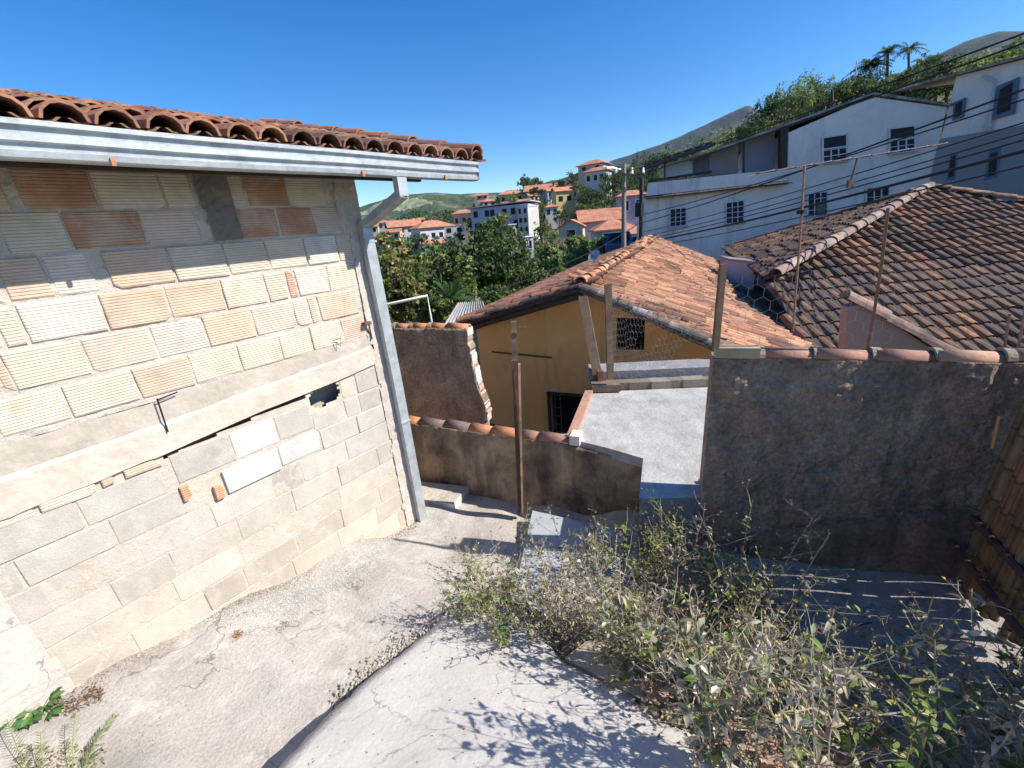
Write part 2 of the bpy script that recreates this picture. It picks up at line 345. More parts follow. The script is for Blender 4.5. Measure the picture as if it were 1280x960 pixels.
# cast beam
bb_=MB()
bt=lambda s: interp(s,[(-1.6,-.80),(.6,-.80),(1.7,-.755),(2.14,-.72)])
bo=lambda s: interp(s,[(-1.6,-1.20),(.45,-1.125),(1.0,-1.075),(1.63,-1.045),(2.14,-1.0)])
ns=190
for part,(f0,f1,o0) in enumerate(((0,.42,.012),(.42,1,.034))):
    b=len(bb_.v); nz=9
    for i in range(ns+1):
        s=-1.6+3.6*i/ns; zt,zb=bt(s)+disp(s,0,.006,5),bo(s)+(disp(s,3,.006,4) if s<.4 else 0)
        for k in range(nz+1):
            f=f0+(f1-f0)*k/nz+(.03*mn.noise(Vector((s*6,2,0))) if (k==nz and part==0) or (k==0 and part==1) else 0); z=zt+(zb-zt)*f
            o=o0*.8+disp(s,z,.0035,8)
            if part==1 and k==0: o=.012
            bb_.v.append(tuple(WP(s,o,z)))
    for i in range(ns):
        for k in range(nz):
            q=b+i*(nz+1)+k; bb_.f.append((q,q+1,q+nz+2,q+nz+1)); bb_.m.append(0); bb_.c.append((.86,.84,.80) if part==0 else (1.05,1.0,.94))
    if part==1:   # underside
        for i in range(ns):
            q=b+i*(nz+1)+nz; a=len(bb_.v); s=-1.6+3.6*i/ns; s2=-1.6+3.6*(i+1)/ns
            bb_.v+= [tuple(WP(s,-.10,bo(s)+.005)),tuple(WP(s2,-.10,bo(s2)+.005))]
            bb_.f.append((q,a,a+1,q+nz+1)); bb_.m.append(0); bb_.c.append((.8,.75,.7))
bb_.build('concrete_beam',Mt['beam'],bh)
# lower wall of concrete blocks
lw=MB()
lower_skip=lambda s,z: inhole(s,z) or (.44<s<1.36 and z>bo(s)-.032)
sheet(lw,-1.6,2.02,-3.0,-1.0,.02,lambda s,z:.0040+disp(s,z,.0042),1,lower_skip,(1.0,.97,.92))
BL=(.46,.415,.355); BL2=(.49,.445,.385); BL3=(.42,.375,.32); BL4=(.50,.45,.385)
def warm(z,c): 
    k=min(1,max(0,(-1.6-z)/.8)); return (c[0]*(1+.09*k),c[1]*(1+.05*k),c[2]*(1-.03*k))
zc=-1.15; course=0
first=[(-1.6,-.9,-.36,.03,.40,.445),( .46,.8,1.09,1.345),(1.66,1.79,2.02)]
z=-1.10
def blockrow(zt,zb,js,o=.012,cols=None):
    for i,(a,b) in enumerate(zip(js,js[1:])):
        c=(cols[i] if cols else random.choice((BL,BL2,BL3,BL,BL4)))
        if c is None: continue
        brick(lw,a+.005,b-.005,zb-.002,zt+.002,o-.003,0,warm(zt,c),.35,.004)
blockrow(-1.155,-1.345,[.46,.80,1.095,1.36],cols=[BL3,(.52,.51,.48),BL])
blockrow(-1.24,-1.39,[1.36,1.62],cols=[BL])
blockrow(-1.06,-1.215,[1.645,1.77],cols=[(.60,.48,.38)]); blockrow(-1.235,-1.385,[1.645,1.78,2.0],cols=[BL,BL3])
blockrow(-1.045,-1.215,[1.79,2.0],cols=[BL])
blockrow(-1.20,-1.375,[-1.55,-1.15,-.76,-.36,.02,.40],cols=[BL]*4+[BL2])
# clay fragments under the beam at the far left
for a,b,c in ((.25,.42,ORG),(-.1,.12,CR),(-.36,-.12,CR),(.15,.2,ORG)): brick(lw,a,b,-1.185 if a>0 else -1.2,-1.135,.02,2,c,.5)
blockrow(-1.39,-1.555,[-1.45,-1.05,-.66,-.27,.10,.46])
brick(lw,.69,1.05,-1.55,-1.385,.028,0,(.66,.64,.61),.3,.006)
blockrow(-1.375,-1.54,[1.06,1.38],cols=[(.55,.53,.50)]); blockrow(-1.40,-1.56,[1.39,1.72,2.0])
brick(lw,.615,.66,-1.56,-1.46,.035,2,(.55,.30,.17),.9); brick(lw,.45,.50,-1.47,-1.37,.035,2,(.55,.30,.17),.9)
z=-1.575; ph=0
phs=[.2,.02,.27,.1,.33,.0,.22,.12]
while z>-2.95:
    js=[-1.6+phs[ph%8]]
    while js[-1]<1.95: js.append(js[-1]+(.392 if random.random()<.8 else random.uniform(.2,.36)))
    js[-1]=2.01
    if js[-1]-js[-2]<.06: js.pop(-2)
    blockrow(z,z-.178,js,.009+.003*(ph%2)); z-=.19; ph+=1
lw.build('lower_wall',[Mt['block'],Mt['mortar'],Mt['clay']],bh)
# strip of old timber in the slot, dark void behind the hole
st=MB(); 
for s0,s1 in ((.44,.9),(.9,1.36)): st.hexa([WP(s0,-.07,bo(s0)-.04),WP(s1,-.07,bo(s1)-.04),WP(s1,-.03,bo(s1)-.04),WP(s0,-.03,bo(s0)-.04),WP(s0,-.07,bo(s0)+.0),WP(s1,-.07,bo(s1)+.0),WP(s1,-.03,bo(s1)+.0),WP(s0,-.03,bo(s0)+.0)],0,(.9,.5,.4))
st.build('lintel_board',Mt['wood'],bh)
vo=MB(); vo.quad(WP(1.2,-.22,-1.3),WP(1.75,-.22,-1.3),WP(1.75,-.22,-.98),WP(1.2,-.22,-.98))
for a,b,c,d in (((1.2,-1.3),(1.75,-1.3),0,0),((1.2,-.99),(1.75,-.99),0,0),((1.2,-1.3),(1.2,-.99),0,0),((1.75,-1.3),(1.75,-.99),0,0)):
    vo.quad(WP(a[0],-.02,a[1]),WP(b[0],-.02,b[1]),WP(b[0],-.22,b[1]),WP(a[0],-.22,a[1]))
vo.build('wall_hole',Mt['black'],bh)
# rendered patch at the left foot
rp=MB(); redge=lambda z: interp(z,[(-2.4,-.285),(-1.9,-.33),(-1.44,-.36)])
sheet(rp,-1.6,-.27,-2.5,-1.44,.02,lambda s,z:.028+disp(s,z,.004,10),0,lambda s,z:s>redge(z)+mn.noise(Vector((0,z*12,0)))*.008,(1.0,.95,.9))
rp.build('rendered_patch',Mt['whitecon'],bh)
# body of the house behind the wall
bd=MB(); bd.hexa([WP(-1.6,-4,-3.2),WP(2.13,-4,-3.2),WP(2.13,-.16,-3.2),WP(-1.6,-.16,-3.2),WP(-1.6,-4,.46),WP(2.13,-4,.46),WP(2.13,-.16,.46),WP(-1.6,-.16,.46)],0,(.9,.85,.8))
bd.build('rear_walls',Mt['mortar'],bh)
# eave: rafters, boards, fascia
rf=MB(); slope=.25
def RP(s,o,dz=0): return WP(s,o,.50+(.44-o)*slope+dz)
rf.hexa([RP(-1.6,-4),RP(2.93,-4),RP(2.93,.40),RP(-1.6,.40),RP(-1.6,-4,.02),RP(2.93,-4,.02),RP(2.93,.40,.02),RP(-1.6,.40,.02)])
for i in range(9):
    s=-1.4+i*.52; rf.hexa([RP(s,-3.9,-.09),RP(s+.05,-3.9,-.09),RP(s+.05,.37,-.09),RP(s,.37,-.09),RP(s,-3.9,-.002),RP(s+.05,-3.9,-.002),RP(s+.05,.37,-.002),RP(s,.37,-.002)])
rf.build('roof_boards',Mt['darkwood'],bh)
fa=MB(); fa.hexa([WP(-1.6,.375,.385),WP(2.47,.375,.385),WP(2.47,.405,.385),WP(-1.6,.405,.385),WP(-1.6,.375,.50),WP(2.47,.375,.50),WP(2.47,.405,.50),WP(-1.6,.405,.50)])
fa.hexa([WP(-1.6,.03,.455),WP(2.40,.03,.455),WP(2.40,.37,.455),WP(-1.6,.37,.455),WP(-1.6,.03,.47),WP(2.40,.03,.47),WP(2.40,.37,.47),WP(-1.6,.37,.47)])
fa.build('fascia_board',Mt['darkwood'],bh)
# roof tiles
rt=MB()
tile_plane(rt,WP(-1.6,.505,.528),D3,-N3,slope,4.62,3.4,lambda u,v:True,TEAVE,pw=.168,tl=.34,jit=.012,r=.079)
ridge_tiles(rt,WP(3.0,.53,.56),WP(3.0,-2.9,.56+3.43*slope),TEAVE,r=.075,lift=.02)
rt.build('tile_roof',Mt['tile'],bh)
# gutter: one folded profile drawn along the eave
gu=MB(); prof=[(.435,.535),(.435,.415),(.445,.405),(.495,.405),(.508,.412),(.512,.436),(.496,.442),(.496,.462),(.517,.470),(.517,.496),(.498,.503),(.498,.520),(.522,.526),(.522,.546),(.512,.548),(.505,.535),(.495,.42),(.45,.42),(.445,.535)]
s0,s1=-1.6,3.03; nseg=14; b=len(gu.v); n=len(prof)
for i in range(nseg+1):
    s=s0+(s1-s0)*i/nseg; dz=-.012*i/nseg+random.uniform(-.002,.002)
    for o,z in prof: gu.v.append(tuple(WP(s,o+random.uniform(-.0007,.0007),z+dz)))
for i in range(nseg):
    for k in range(n): gu.f.append((b+i*n+k,b+i*n+(k+1)%n,b+(i+1)*n+(k+1)%n,b+(i+1)*n+k)); gu.m.append(0); gu.c.append((1,1,1))
gu.poly([WP(s1+.001,.437,.53),WP(s1+.001,.437,.40),WP(s1+.001,.515,.40),WP(s1+.001,.52,.53)])
g_=gu.build('gutter',Mt['galv'],bh)
hk=MB()
for px in ((135,185),(452,208),(556,216)):
    s,z=wallsz(px[0],px[1],.515); hk.box(WP(s,.516,.405),D3*.008,N3*.008,Vector((0,0,.016)),0,(3.2,2.2,1.7))
hk.build('bracket',Mt['metal'],g_)
# downspout
ds=MB()
def rtube(mb,pts,hw,hd,mi=0,col=(1,1,1)):
    for a,b in zip(pts,pts[1:]):
        d=(b-a).normalized(); side=D3 if abs(d.dot(D3))<.5 else Vector((0,0,1)); side=(side-d*side.dot(d)).normalized(); o=d.cross(side)
        mb.box((a+b)/2,d*((b-a).length/2+hd*.4),side*hw,o*hd,mi,col)
sT=wallsz(500,228,.475)[0]
rtube(ds,[WP(sT,.475,.43),WP(sT,.475,.285)],.042,.028)
rtube(ds,[WP(sT,.475,.285),WP(2.12,.065,.10)],.042,.028)
rtube(ds,[WP(2.12,.065,.10),WP(2.15,.055,-1.2),WP(2.16,.05,-2.76)],.045,.03)
d_=ds.build('downspout',Mt['galv'],bh)
sp=MB()
for z in (-.02,-1.62): sp.box(WP(2.135+.01*abs(z),.06,z),D3*.052,N3*.036,Vector((0,0,.008)))
sp.build('strap',Mt['galv'],d_)
rb=MB(); s,z=wallsz(458,404,.03); rb.box(WP(s,.03,z),D3*.03,N3*.03,Vector((0,0,.012))); rb.tube([WP(s+.02,.03,z),WP(s+.025,.028,z-.14)],.008)
rb.build('rusty_bracket',Mt['metal'],bh)
wl=MB(); s,z=wallsz(422,428,.04); wl.tube([WP(s-.03,.03,z+.02),WP(s+.03,.05,z+.03),WP(s+.01,.05,z-.03),WP(s-.02,.03,z+.01)],.003,4)
for p,q in (((196,498),(210,540)),((196,500),(222,490))):
    a=wallsz(*p,.04); c=wallsz(*q,.04); wl.tube([WP(a[0],.045,a[1]),WP(c[0],.04,c[1])],.0045,4)
wl.build('tie_wire',Mt['cable'],bh)
# ================================================================== yard floor
gp=[]
for s,z in ((-1.6,-2.1),(-.9,-2.17),(-.31,-2.26),(.33,-2.35),(1.13,-2.49),(2.14,-2.74),(2.9,-2.86)):
    for o in (0,.8,1.35): p=WP(s,o,0); gp.append((p.x,p.y,z-(.02*o)))
gp+=[(-1.24,4.45,-2.86),(-.46,3.9,-2.85),(.3,3.7,-2.78),(1.15,3.3,-2.66),(1.36,2.67,-2.5),(2.0,2.45,-2.47),(2.9,2.15,-2.43),(3.6,2,-2.4),(1.5,1,-2.46),(2.5,.5,-2.42),(.6,1.9,-2.58),(.9,1.2,-2.5),(0,2.7,-2.68),(.4,.3,-2.4),(0,-1,-2.2),(2.5,-1,-2.3),(-1.5,-1,-2.1)]
gpa=np.array(gp)
def gz(x,y):
    d=(gpa[:,0]-x)**2+(gpa[:,1]-y)**2+.02; w_=d**-1.6; return float((w_*gpa[:,2]).sum()/w_.sum())
yf=MB(); st=.045; X0,X1,Y0,Y1=-4.2,3.9,-1.2,5.3; nx=int((X1-X0)/st); ny=int((Y1-Y0)/st)
for i in range(nx+1):
    for k in range(ny+1):
        x=X0+i*st; y=Y0+k*st; p=Vector((x*2.2,y*2.2,0))
        yf.v.append((x,y,gz(x,y)+mn.noise(p)*.008+mn.noise(p*4)*.003+mn.noise(p*11)*.0015))
for i in range(nx):
    for k in range(ny):
        q=i*(ny+1)+k; yf.f.append((q,q+ny+1,q+ny+2,q+1)); yf.m.append(0); _x=X0+i*st; yf.c.append((1,1,1) if _x<.9 else ((.82,.80,.78) if _x>1.3 else tuple(1-(1-c)*(_x-.9)/.4 for c in (.82,.80,.78))))  # right part tinted darker: shade beside the fence deepened in the colour
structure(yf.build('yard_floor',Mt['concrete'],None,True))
# raised rendered slab in the foreground
rs=MB()
_A=np.array([[*onz(345,962,-2.04)[:2],1],[*onz(556,772,-2.50)[:2],1],[*onz(702,822,-2.38)[:2],1],[*onz(930,962,-2.08)[:2],1]]); _c=np.linalg.lstsq(_A,np.array([-2.04,-2.50,-2.38,-2.08]),rcond=None)[0]
def onplane(px,py):
    r=ray(px,py); k=_c[2]/(r[2]-_c[0]*r[0]-_c[1]*r[1]); return Vector(r*k)
pl=[onplane(*q) for q in ((345,962),(383,920),(425,878),(465,842),(512,806),(560,768),(640,764),(702,822),(760,853),(812,884),(870,915),(930,962))]
_P=lambda x,y: Vector((x,y,_c[0]*x+_c[1]*y+_c[2])); extra=[_P(.95,.1),_P(.7,-.9),_P(-2.6,-.9)]
outline=pl+extra
# triangulated fan grid: rings from the outline to the middle, edge dropped and roughened
cen=Vector((-.25,.9,-2.12)); dense=[]
for a,b in zip(outline,outline[1:]+outline[:1]):
    n_=max(2,int((b-a).length/.05)); 
    for i in range(n_): dense.append(a.lerp(b,i/n_))
nR=len(dense); rings=14
def slabz(x,y): return _c[0]*x+_c[1]*y+_c[2]
b=0
for r_ in range(rings+1):
    f=r_/rings
    for i,p in enumerate(dense):
        q=p.lerp(cen,f); z=slabz(q.x,q.y); pp=Vector((q.x*5,q.y*5,2))
        e=(mn.noise(Vector((i*.7,3,0)))*.022+mn.noise(Vector((i*.2,7,0)))*.02) if r_==0 else 0
        dr=(q-cen).normalized(); rs.v.append((q.x+dr.x*e,q.y+dr.y*e,z+mn.noise(pp*.6)*.006+mn.noise(pp*3)*.0018-(.010 if r_==0 else 0)))
for r_ in range(rings):
    for i in range(nR):
        j=(i+1)%nR; rs.f.append((r_*nR+i,r_*nR+j,(r_+1)*nR+j,(r_+1)*nR+i)); rs.m.append(0); rs.c.append((1,1,1))
b=len(rs.v)
for i in range(nR):
    x,y,z=rs.v[i]; dr=(Vector((x,y,0))-Vector((cen.x,cen.y,0))).normalized(); e=.01+abs(mn.noise(Vector((i*.4,9,0))))*.03
    rs.v.append((x+dr.x*e,y+dr.y*e,min(z-.05,gz(x,y)-.06)))
for i in range(nR):
    j=(i+1)%nR; rs.f.append((i,b+i,b+j,j)); rs.m.append(0); rs.c.append((.75,.72,.68))
_sl=structure(rs.build('raised_slab',Mt['whitecon'],None,False))
_sl.data.polygons.foreach_set('use_smooth',[i<rings*nR for i in range(len(_sl.data.polygons))])
def slab_ok(x,y):   # inside test for the slab
    c=False; j=len(outline)-1
    for i in range(len(outline)):
        a,b_=outline[i],outline[j]
        if (a.y>y)!=(b_.y>y) and x<(b_.x-a.x)*(y-a.y)/(b_.y-a.y)+a.x: c=not c
        j=i
    return c
def floorz(x,y): return slabz(x,y) if slab_ok(x,y) else gz(x,y)
# ================================================================== yard walls
def vwall(mb,p0,p1,zt,zb,th,mi=0,st=.04,amp=.012,col=(1,1,1),endfun=None):
    """rough rendered wall from p0 to p1 (front face on the camera side), zt/zb functions of the distance along"""
    d=(p1-p0); L=d.length; d.normalize(); nrm=Vector((d.y,-d.x,0))
    if nrm.dot(-p0)<0: nrm=-nrm
    n=max(2,int(L/st)); H=max(zt(0)-zb(0),zt(L)-zb(L)); m_=max(2,int(H/st)); b=len(mb.v)
    for i in range(n+1):
        for k in range(m_+1):
            u=L*i/n; z=zb(u)+(zt(u)-zb(u))*k/m_
            if endfun: u=min(u,endfun(z))
            o=mn.noise(Vector((u*3+p0.x,z*3,5)))*amp+mn.noise(Vector((u*11,z*11,8)))*amp*.5+mn.noise(Vector((u*26,z*26,8)))*amp*.25
            mb.v.append(tuple(p0+d*u+nrm*o+Vector((0,0,z-p0.z))))
    for i in range(n):
        for k in range(m_):
            q=b+i*(m_+1)+k; mb.f.append((q,q+m_+1,q+m_+2,q+1)); mb.m.append(mi); mb.c.append(col)
    # top, ends and back
    b2=len(mb.v)
    for i in range(n+1):
        u=L*i/n; 
        for z in (zb(u),zt(u)):
            uu=min(u,endfun(z)) if endfun else u
            mb.v.append(tuple(p0+d*uu-nrm*th+Vector((0,0,z-p0.z))))
    for i in range(n):
        q=b2+2*i; mb.f.append((q+2,q,q+1,q+3)); mb.m.append(mi); mb.c.append(col)
        a=b+i*(m_+1)+m_; mb.f.append((a,a+m_+1,q+3,q+1)); mb.m.append(mi); mb.c.append(col)
    # ends
    for i in (0,n):
        for k in range(m_):
            z0_=k/m_; z1_=(k+1)/m_; u=L*i/n
            a=b+i*(m_+1)+k
            za=zb(u)+(zt(u)-zb(u))*z0_; zc_=zb(u)+(zt(u)-zb(u))*z1_
            ua=min(u,endfun(za)) if endfun else u; uc=min(u,endfun(zc_)) if endfun else u
            mb.add([mb.v[a],mb.v[a+1],tuple(p0+d*uc-nrm*th+Vector((0,0,zc_-p0.z))),tuple(p0+d*ua-nrm*th+Vector((0,0,za-p0.z)))],[(0,1,2,3)],mi if i==0 or not endfun else 1,col)
V2=lambda x,y: Vector((x,y,0))
# dark wall on the right
dwd=Vector((math.sin(R(108.5)),math.cos(R(108.5)),0)); dP=V2(1.36,2.67)
dwt=thing('yard_wall','tall dark weathered plaster wall on the right, capped with one row of clay tiles','wall',(2.2,2.4,-2.5))
mb=MB(); vwall(mb,dP,dP+dwd*2.6,lambda u:-.93-.004*u,lambda u:-2.75,.16,amp=.035,st=.02); mb.build('wall_body',Mt['darkplaster'],dwt)
mb=MB(); dn=Vector((-dwd.y,dwd.x,0)); dn=-dn if dn.dot(-dP)<0 else dn
lz=lambda u: interp(u,[(.35,-2.33),(.68,-2.21),(1.67,-1.87),(2.4,-1.97)])
n=60;b=0
for i in range(n+1):
    u=.35+2.05*i/n; e=.045+mn.noise(Vector((u*6,1,1)))*.015
    for q in ((0.0,lz(u)+.012),(e,lz(u)),(e+.01,lz(u)-.05),(e+.02,-2.7)):
        p=dP+dwd*u+dn*q[0]; mb.v.append((p.x,p.y,q[1]+mn.noise(Vector((u*9,q[0]*30,2)))*.008))
for i in range(n):
    for k in range(3): q=i*4+k; mb.f.append((q,q+1,q+5,q+4)); mb.m.append(0); mb.c.append((.8,.8,.8))
mb.build('footing',Mt['darkplaster'],dwt)
def coping(parent,p0,p1,segs,cols,r,mats,lift=.0,name='coping_tile',mortar=True,dz=0):
    d=(p1-p0); L=d.length; d.normalize(); side=d.cross(Vector((0,0,1))).normalized(); upv=Vector((0,0,1))
    u=0; tot=sum(segs)
    for i,sg in enumerate(segs):
        sg=sg*L/tot; t=MB(); a=p0+d*u; b_=p0+d*(u+sg*1.06)
        jj=random.uniform(-.006,.006); a=a+side*random.uniform(-.01,.01)
        half_tile(t,a+upv*(lift+.014+jj),b_+upv*(lift+jj),side,upv,r,r*.88,cols[i%len(cols)],th=.014,n=12)
        ct=t.build(name,mats,parent,True)
        if mortar:
            mo=MB(); c=p0+d*(u+.01)
            rr_=r*random.uniform(.98,1.06); half_tile(mo,c-d*random.uniform(.012,.03)+upv*(lift+.016),c+d*random.uniform(.012,.035)+upv*(lift+.014),side,upv,rr_,rr_*.97,(.55,.52,.48),th=.02,n=9); mo.tube([c-side*r*.9+upv*(lift-.01),c-side*r*1.02-upv*.04],.016,5,0,(.55,.52,.48),.006); mo.build('joint',Mt['mortar'],ct)
        u+=sg
def dpt(u,z): return dP+dwd*u+Vector((0,0,z))-dn*.06
# sizes of the tiles follow the joints seen in the photograph
CT=[(.37,.19,.135),(.40,.21,.14),(.34,.18,.13),(.46,.27,.18),(.40,.22,.15)]
coping(dwt,dpt(.27,-.935),dpt(2.6,-.945),[.34,.32,.31,.33,.42,.36,.36],CT,.064,Mt['tile'])
b1=MB(); b1.box(dP+dwd*.135-dn*.02+Vector((0,0,-.885)),dwd*.13,dn*.045,Vector((0,0,.035)),0,(1,1,1)); 
tag(b1.build('board','short pale board' and Mt['pale_wood']),'short pale timber board lying on the left end of the dark wall','board')
# tiled low wall in the middle
lwd=(V2(1.2,3.33)-V2(-1.28,4.47)).normalized(); lP=V2(-1.28,4.47)-lwd*.1
lwt=thing('low_wall','low mouldy brown plaster wall in the middle, capped with orange and grey ridge tiles','wall',(-.1,3.9,-2.85))
lt=lambda u: interp(u,[(0,-2.02),(2.0,-2.03),(2.15,-2.06),(2.6,-2.11),(3,-2.14)])
mb=MB(); vwall(mb,lP,V2(1.17,3.335),lt,lambda u:-3.05,.15,amp=.014,st=.03); mb.build('wall_body',Mt['brownplaster'],lwt,True)
ln=Vector((lwd.y,-lwd.x,0)); 
def lpt(u,z): return lP+lwd*u-ln*.07+Vector((0,0,z))
coping(lwt,lpt(.05,-2.04),lpt(2.08,-2.04),[.26,.34,.32,.28,.34,.20,.33],[(.52,.22,.10),(.22,.15,.13),(.20,.14,.12),(.52,.24,.12),(.50,.22,.11),(.34,.18,.13),(.32,.17,.13)],.075,Mt['tile'],mortar=False)
mb=MB(); mb.box(lpt(2.12,-1.985),lwd*.05,ln*.07,Vector((0,0,.05)),0,(1.4,1.4,1.4)); mb.build('mortar_lump',Mt['mortar'],lwt)
# broken wall further back on the left
rd=Vector((math.sin(R(111.5)),math.cos(R(111.5)),0)); rP=at(485,405,5.35); rP=V2(rP.x,rP.y)-rd*1.2; Lr=(at(584,405,4.83).xy-rP.xy).length
rwt=thing('broken_wall','high dark plaster wall with its right end broken off, orange tiles on top','wall',(-1.0,5.0,-2.9))
def rend(z): 
    return interp(z,[(-3.1,Lr+.10),(-2.25,Lr+.10),(-2.05,Lr+.14),(-1.97,Lr+.13),(-1.72,Lr+.05),(-1.5,Lr+.035),(-1.1,Lr)])+mn.noise(Vector((z*16,2,2)))*.02
mb=MB(); vwall(mb,rP,rP+rd*(Lr+.18),lambda u:-1.045,lambda u:-3.1,.15,amp=.016,st=.035,endfun=rend); mb.build('wall_body',[Mt['darkplaster'],Mt['brownplaster']],rwt,True)
for v in mb.v[:0]: pass
rn=Vector((rd.y,-rd.x,0)); 
coping(rwt,rP+rd*.0-rn*.07+Vector((0,0,-1.06)),rP+rd*(Lr+.0)-rn*.07+Vector((0,0,-1.06)),[.26]*9,[(.52,.23,.11),(.48,.21,.11),(.54,.25,.13)],.062,Mt['tile'])
mb=MB(); z=-1.05
while z>-2.2:   # exposed brick ends along the break
    u=rend(z)+.005; h2=random.uniform(.015,.05); mb.box(rP+rd*(u-.02)-rn*.075+Vector((0,0,z-h2)),rd*random.uniform(.012,.04)+Vector((0,0,random.uniform(-.01,.01))),rn*random.uniform(.06,.075),Vector((0,0,h2*random.uniform(.8,1.1))),0,random.choice(((.55,.40,.32),(.58,.53,.47),(.60,.56,.50),(.48,.44,.40),(.50,.33,.24)))); z-=2*h2
mb.build('broken_edge',Mt['gravel'],rwt)
# white rendered slab roof of the low annex, with its nib towards the camera
SZ=-2.0
sl=thing('annex_slab','flat pale concrete slab roof between the yellow house and the dark wall','slab',(1.4,4,-2.4))
top=[onz(714,549,SZ),onz(760,560,SZ-.02),onz(804,573,SZ-.03),onz(799,623,SZ-.03),onz(876,622,SZ-.03)]
top+=[Vector((2.35,2.55,SZ)),Vector((3.1,4.55,SZ)),onz(885,484,SZ),onz(810,487,SZ),onz(737,490,SZ)]
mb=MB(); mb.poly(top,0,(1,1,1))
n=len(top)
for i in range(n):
    a,b_=top[i],top[(i+1)%n]; dz=Vector((0,0,-.75 if i in (2,3) else -.10)); mb.quad(b_,a,a+dz,b_+dz,0,(.55,.55,.55) if i in (2,3) else (.85,.85,.85))  # nib's side and front tinted darker, their shade put into the colour
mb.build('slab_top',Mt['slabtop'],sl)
mb=MB(); a,b_=top[0]+Vector((0,0,.012)),top[-1]+Vector((0,0,.012)); sd_=(b_-a).cross(Vector((0,0,1))).normalized()
mb.box((a+b_)/2-sd_*.0,(b_-a)/2,sd_*.045,Vector((0,0,.03)),0,(.42,.24,.16)); mb.build('brick_kerb',Mt['gravel'],sl)
# low mortar and brick strip at the back of the slab
mb=MB(); u=0; A_,B_=onz(742,489,SZ),onz(884,483,SZ); L=(B_-A_).length; dd_=(B_-A_).normalized()
while u<L:
    l=random.uniform(.12,.3); mb.box(A_+dd_*(u+l/2)+Vector((0,.06,.045)),dd_*l/2,Vector((0,.06+random.uniform(0,.02),0)),Vector((0,0,random.uniform(.04,.06))),0,random.choice(((.42,.40,.36),(.36,.33,.29),(.40,.25,.18),(.5,.49,.47)))); u+=l
mb.build('rubble_kerb',Mt['mortar'],sl)
mb=MB(); mb.box((A_+B_)/2+Vector((.12,.36,.10)),dd_*(L/2+.1),Vector((-dd_.y,dd_.x,0))*.17,Vector((0,0,.08)),0,(.62,.62,.72)); mb.build('blue_upstand',Mt['slabtop'],sl)
# nib side trim: exposed brick and rust at its right edge
mb=MB(); 
for i in range(5): mb.box(onz(876,600+i*4,SZ)+Vector((.0,.0,-.02-.05*i)),(.012,0,0),(0,.02,0),(0,0,.022),0,random.choice(((.35,.2,.13),(.4,.36,.3))))
mb.build('edge_fragments',Mt['gravel'],sl)
# ================================================================== yellow house
th=R(24.0); rv=Vector((math.sin(th),math.cos(th),0)); qv=Vector((math.cos(th),-math.sin(th),0)); AP=Vector((1.094,6.034,-.85)); LH=12.2; MSL=.45; SE=3.42; SL=.27; WL=2.05
yh=thing('yellow_house','ochre yellow house gable with timber barge poles and a worn orange clay tile roof','house',(1.4,6.6,-3.6))
hw=.42   # overhang of the verge in front of the wall
def HP(q,r,z): return AP+qv*q+rv*r+Vector((0,0,z-AP.z))
mb=MB()
def gablez(q): return AP.z-.13-(q*MSL if q>0 else -q*SL)
# gable wall with its two openings left out
win=(0.42,.83,-1.89,-1.40); door=(-.70,.0,-4.2,-2.72)
qs=[-1.97,door[0],door[1],win[0],win[1],1.4,2.2,2.95]
for a,b_ in zip(qs,qs[1:]):
    zs=[-4.2]
    if a>=door[0] and b_<=door[1]+.001: zs=[door[3]]
    segs=[(zs[0],None)]
    if abs(a-win[0])<1e-6: segs=[(zs[0],win[2]),(win[3],None)]
    for z0_,z1_ in segs:
        m_=6
        for i in range(m_):
            qa=a+(b_-a)*i/m_; qb=a+(b_-a)*(i+1)/m_
            ta=gablez(qa) if z1_ is None else z1_; tb=gablez(qb) if z1_ is None else z1_
            if a<0<b_ and z1_ is None: pass
            mb.quad(HP(qa,hw,z0_),HP(qb,hw,z0_),HP(qb,hw,tb),HP(qa,hw,ta),0)
for q0,q1,z0_,z1_ in (win,door):
    for (a,b_,c,d) in (((q0,z0_),(q0,z1_),0,0),((q1,z0_),(q1,z1_),0,0),((q0,z1_),(q1,z1_),0,0),((q0,z0_),(q1,z0_),0,0)):
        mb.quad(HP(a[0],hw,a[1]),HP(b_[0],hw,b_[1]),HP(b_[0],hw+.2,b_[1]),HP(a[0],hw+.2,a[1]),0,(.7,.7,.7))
mb.quad(HP(-1.97,hw,-4.2),HP(-1.97,LH,-4.2),HP(-1.97,LH,gablez(-1.97)),HP(-1.97,hw,gablez(-1.97)))
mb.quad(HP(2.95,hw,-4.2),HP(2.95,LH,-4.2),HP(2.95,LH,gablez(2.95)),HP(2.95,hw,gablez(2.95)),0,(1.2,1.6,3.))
mb.poly([HP(-1.97,LH-.3,-4.2),HP(2.95,LH-.3,-4.2),HP(2.95,LH-.3,gablez(2.95)),HP(0,LH-.3,gablez(0)),HP(-1.97,LH-.3,gablez(-1.97))])
mb.build('wall',Mt['yellow'],yh)
mb=MB()
mb.box(HP((win[0]+win[1])/2,hw+.15,(win[2]+win[3])/2),qv*(win[1]-win[0])*.5,rv*.02,Vector((0,0,(win[3]-win[2])/2)))
wn=mb.build('window_opening',Mt['black'],yh)
mb=MB()
for i in range(5): q=win[0]+.06+i*.075; mb.tube([HP(q,hw+.03,win[2]),HP(q,hw+.03,win[3])],.006,5)
for i in range(4): z=win[2]+.1+i*.1; mb.tube([HP(win[0],hw+.03,z),HP(win[1],hw+.03,z)],.005,5)
mb.build('grille',Mt['metal'],wn)
mb=MB(); mb.box(HP((door[0]+door[1])/2+.08,hw+.17,(door[2]+door[3])/2),qv*(door[1]-door[0])*.4,rv*.02,Vector((0,0,(door[3]-door[2])/2)))
dr=mb.build('doorway',Mt['black'],yh)
mb=MB()
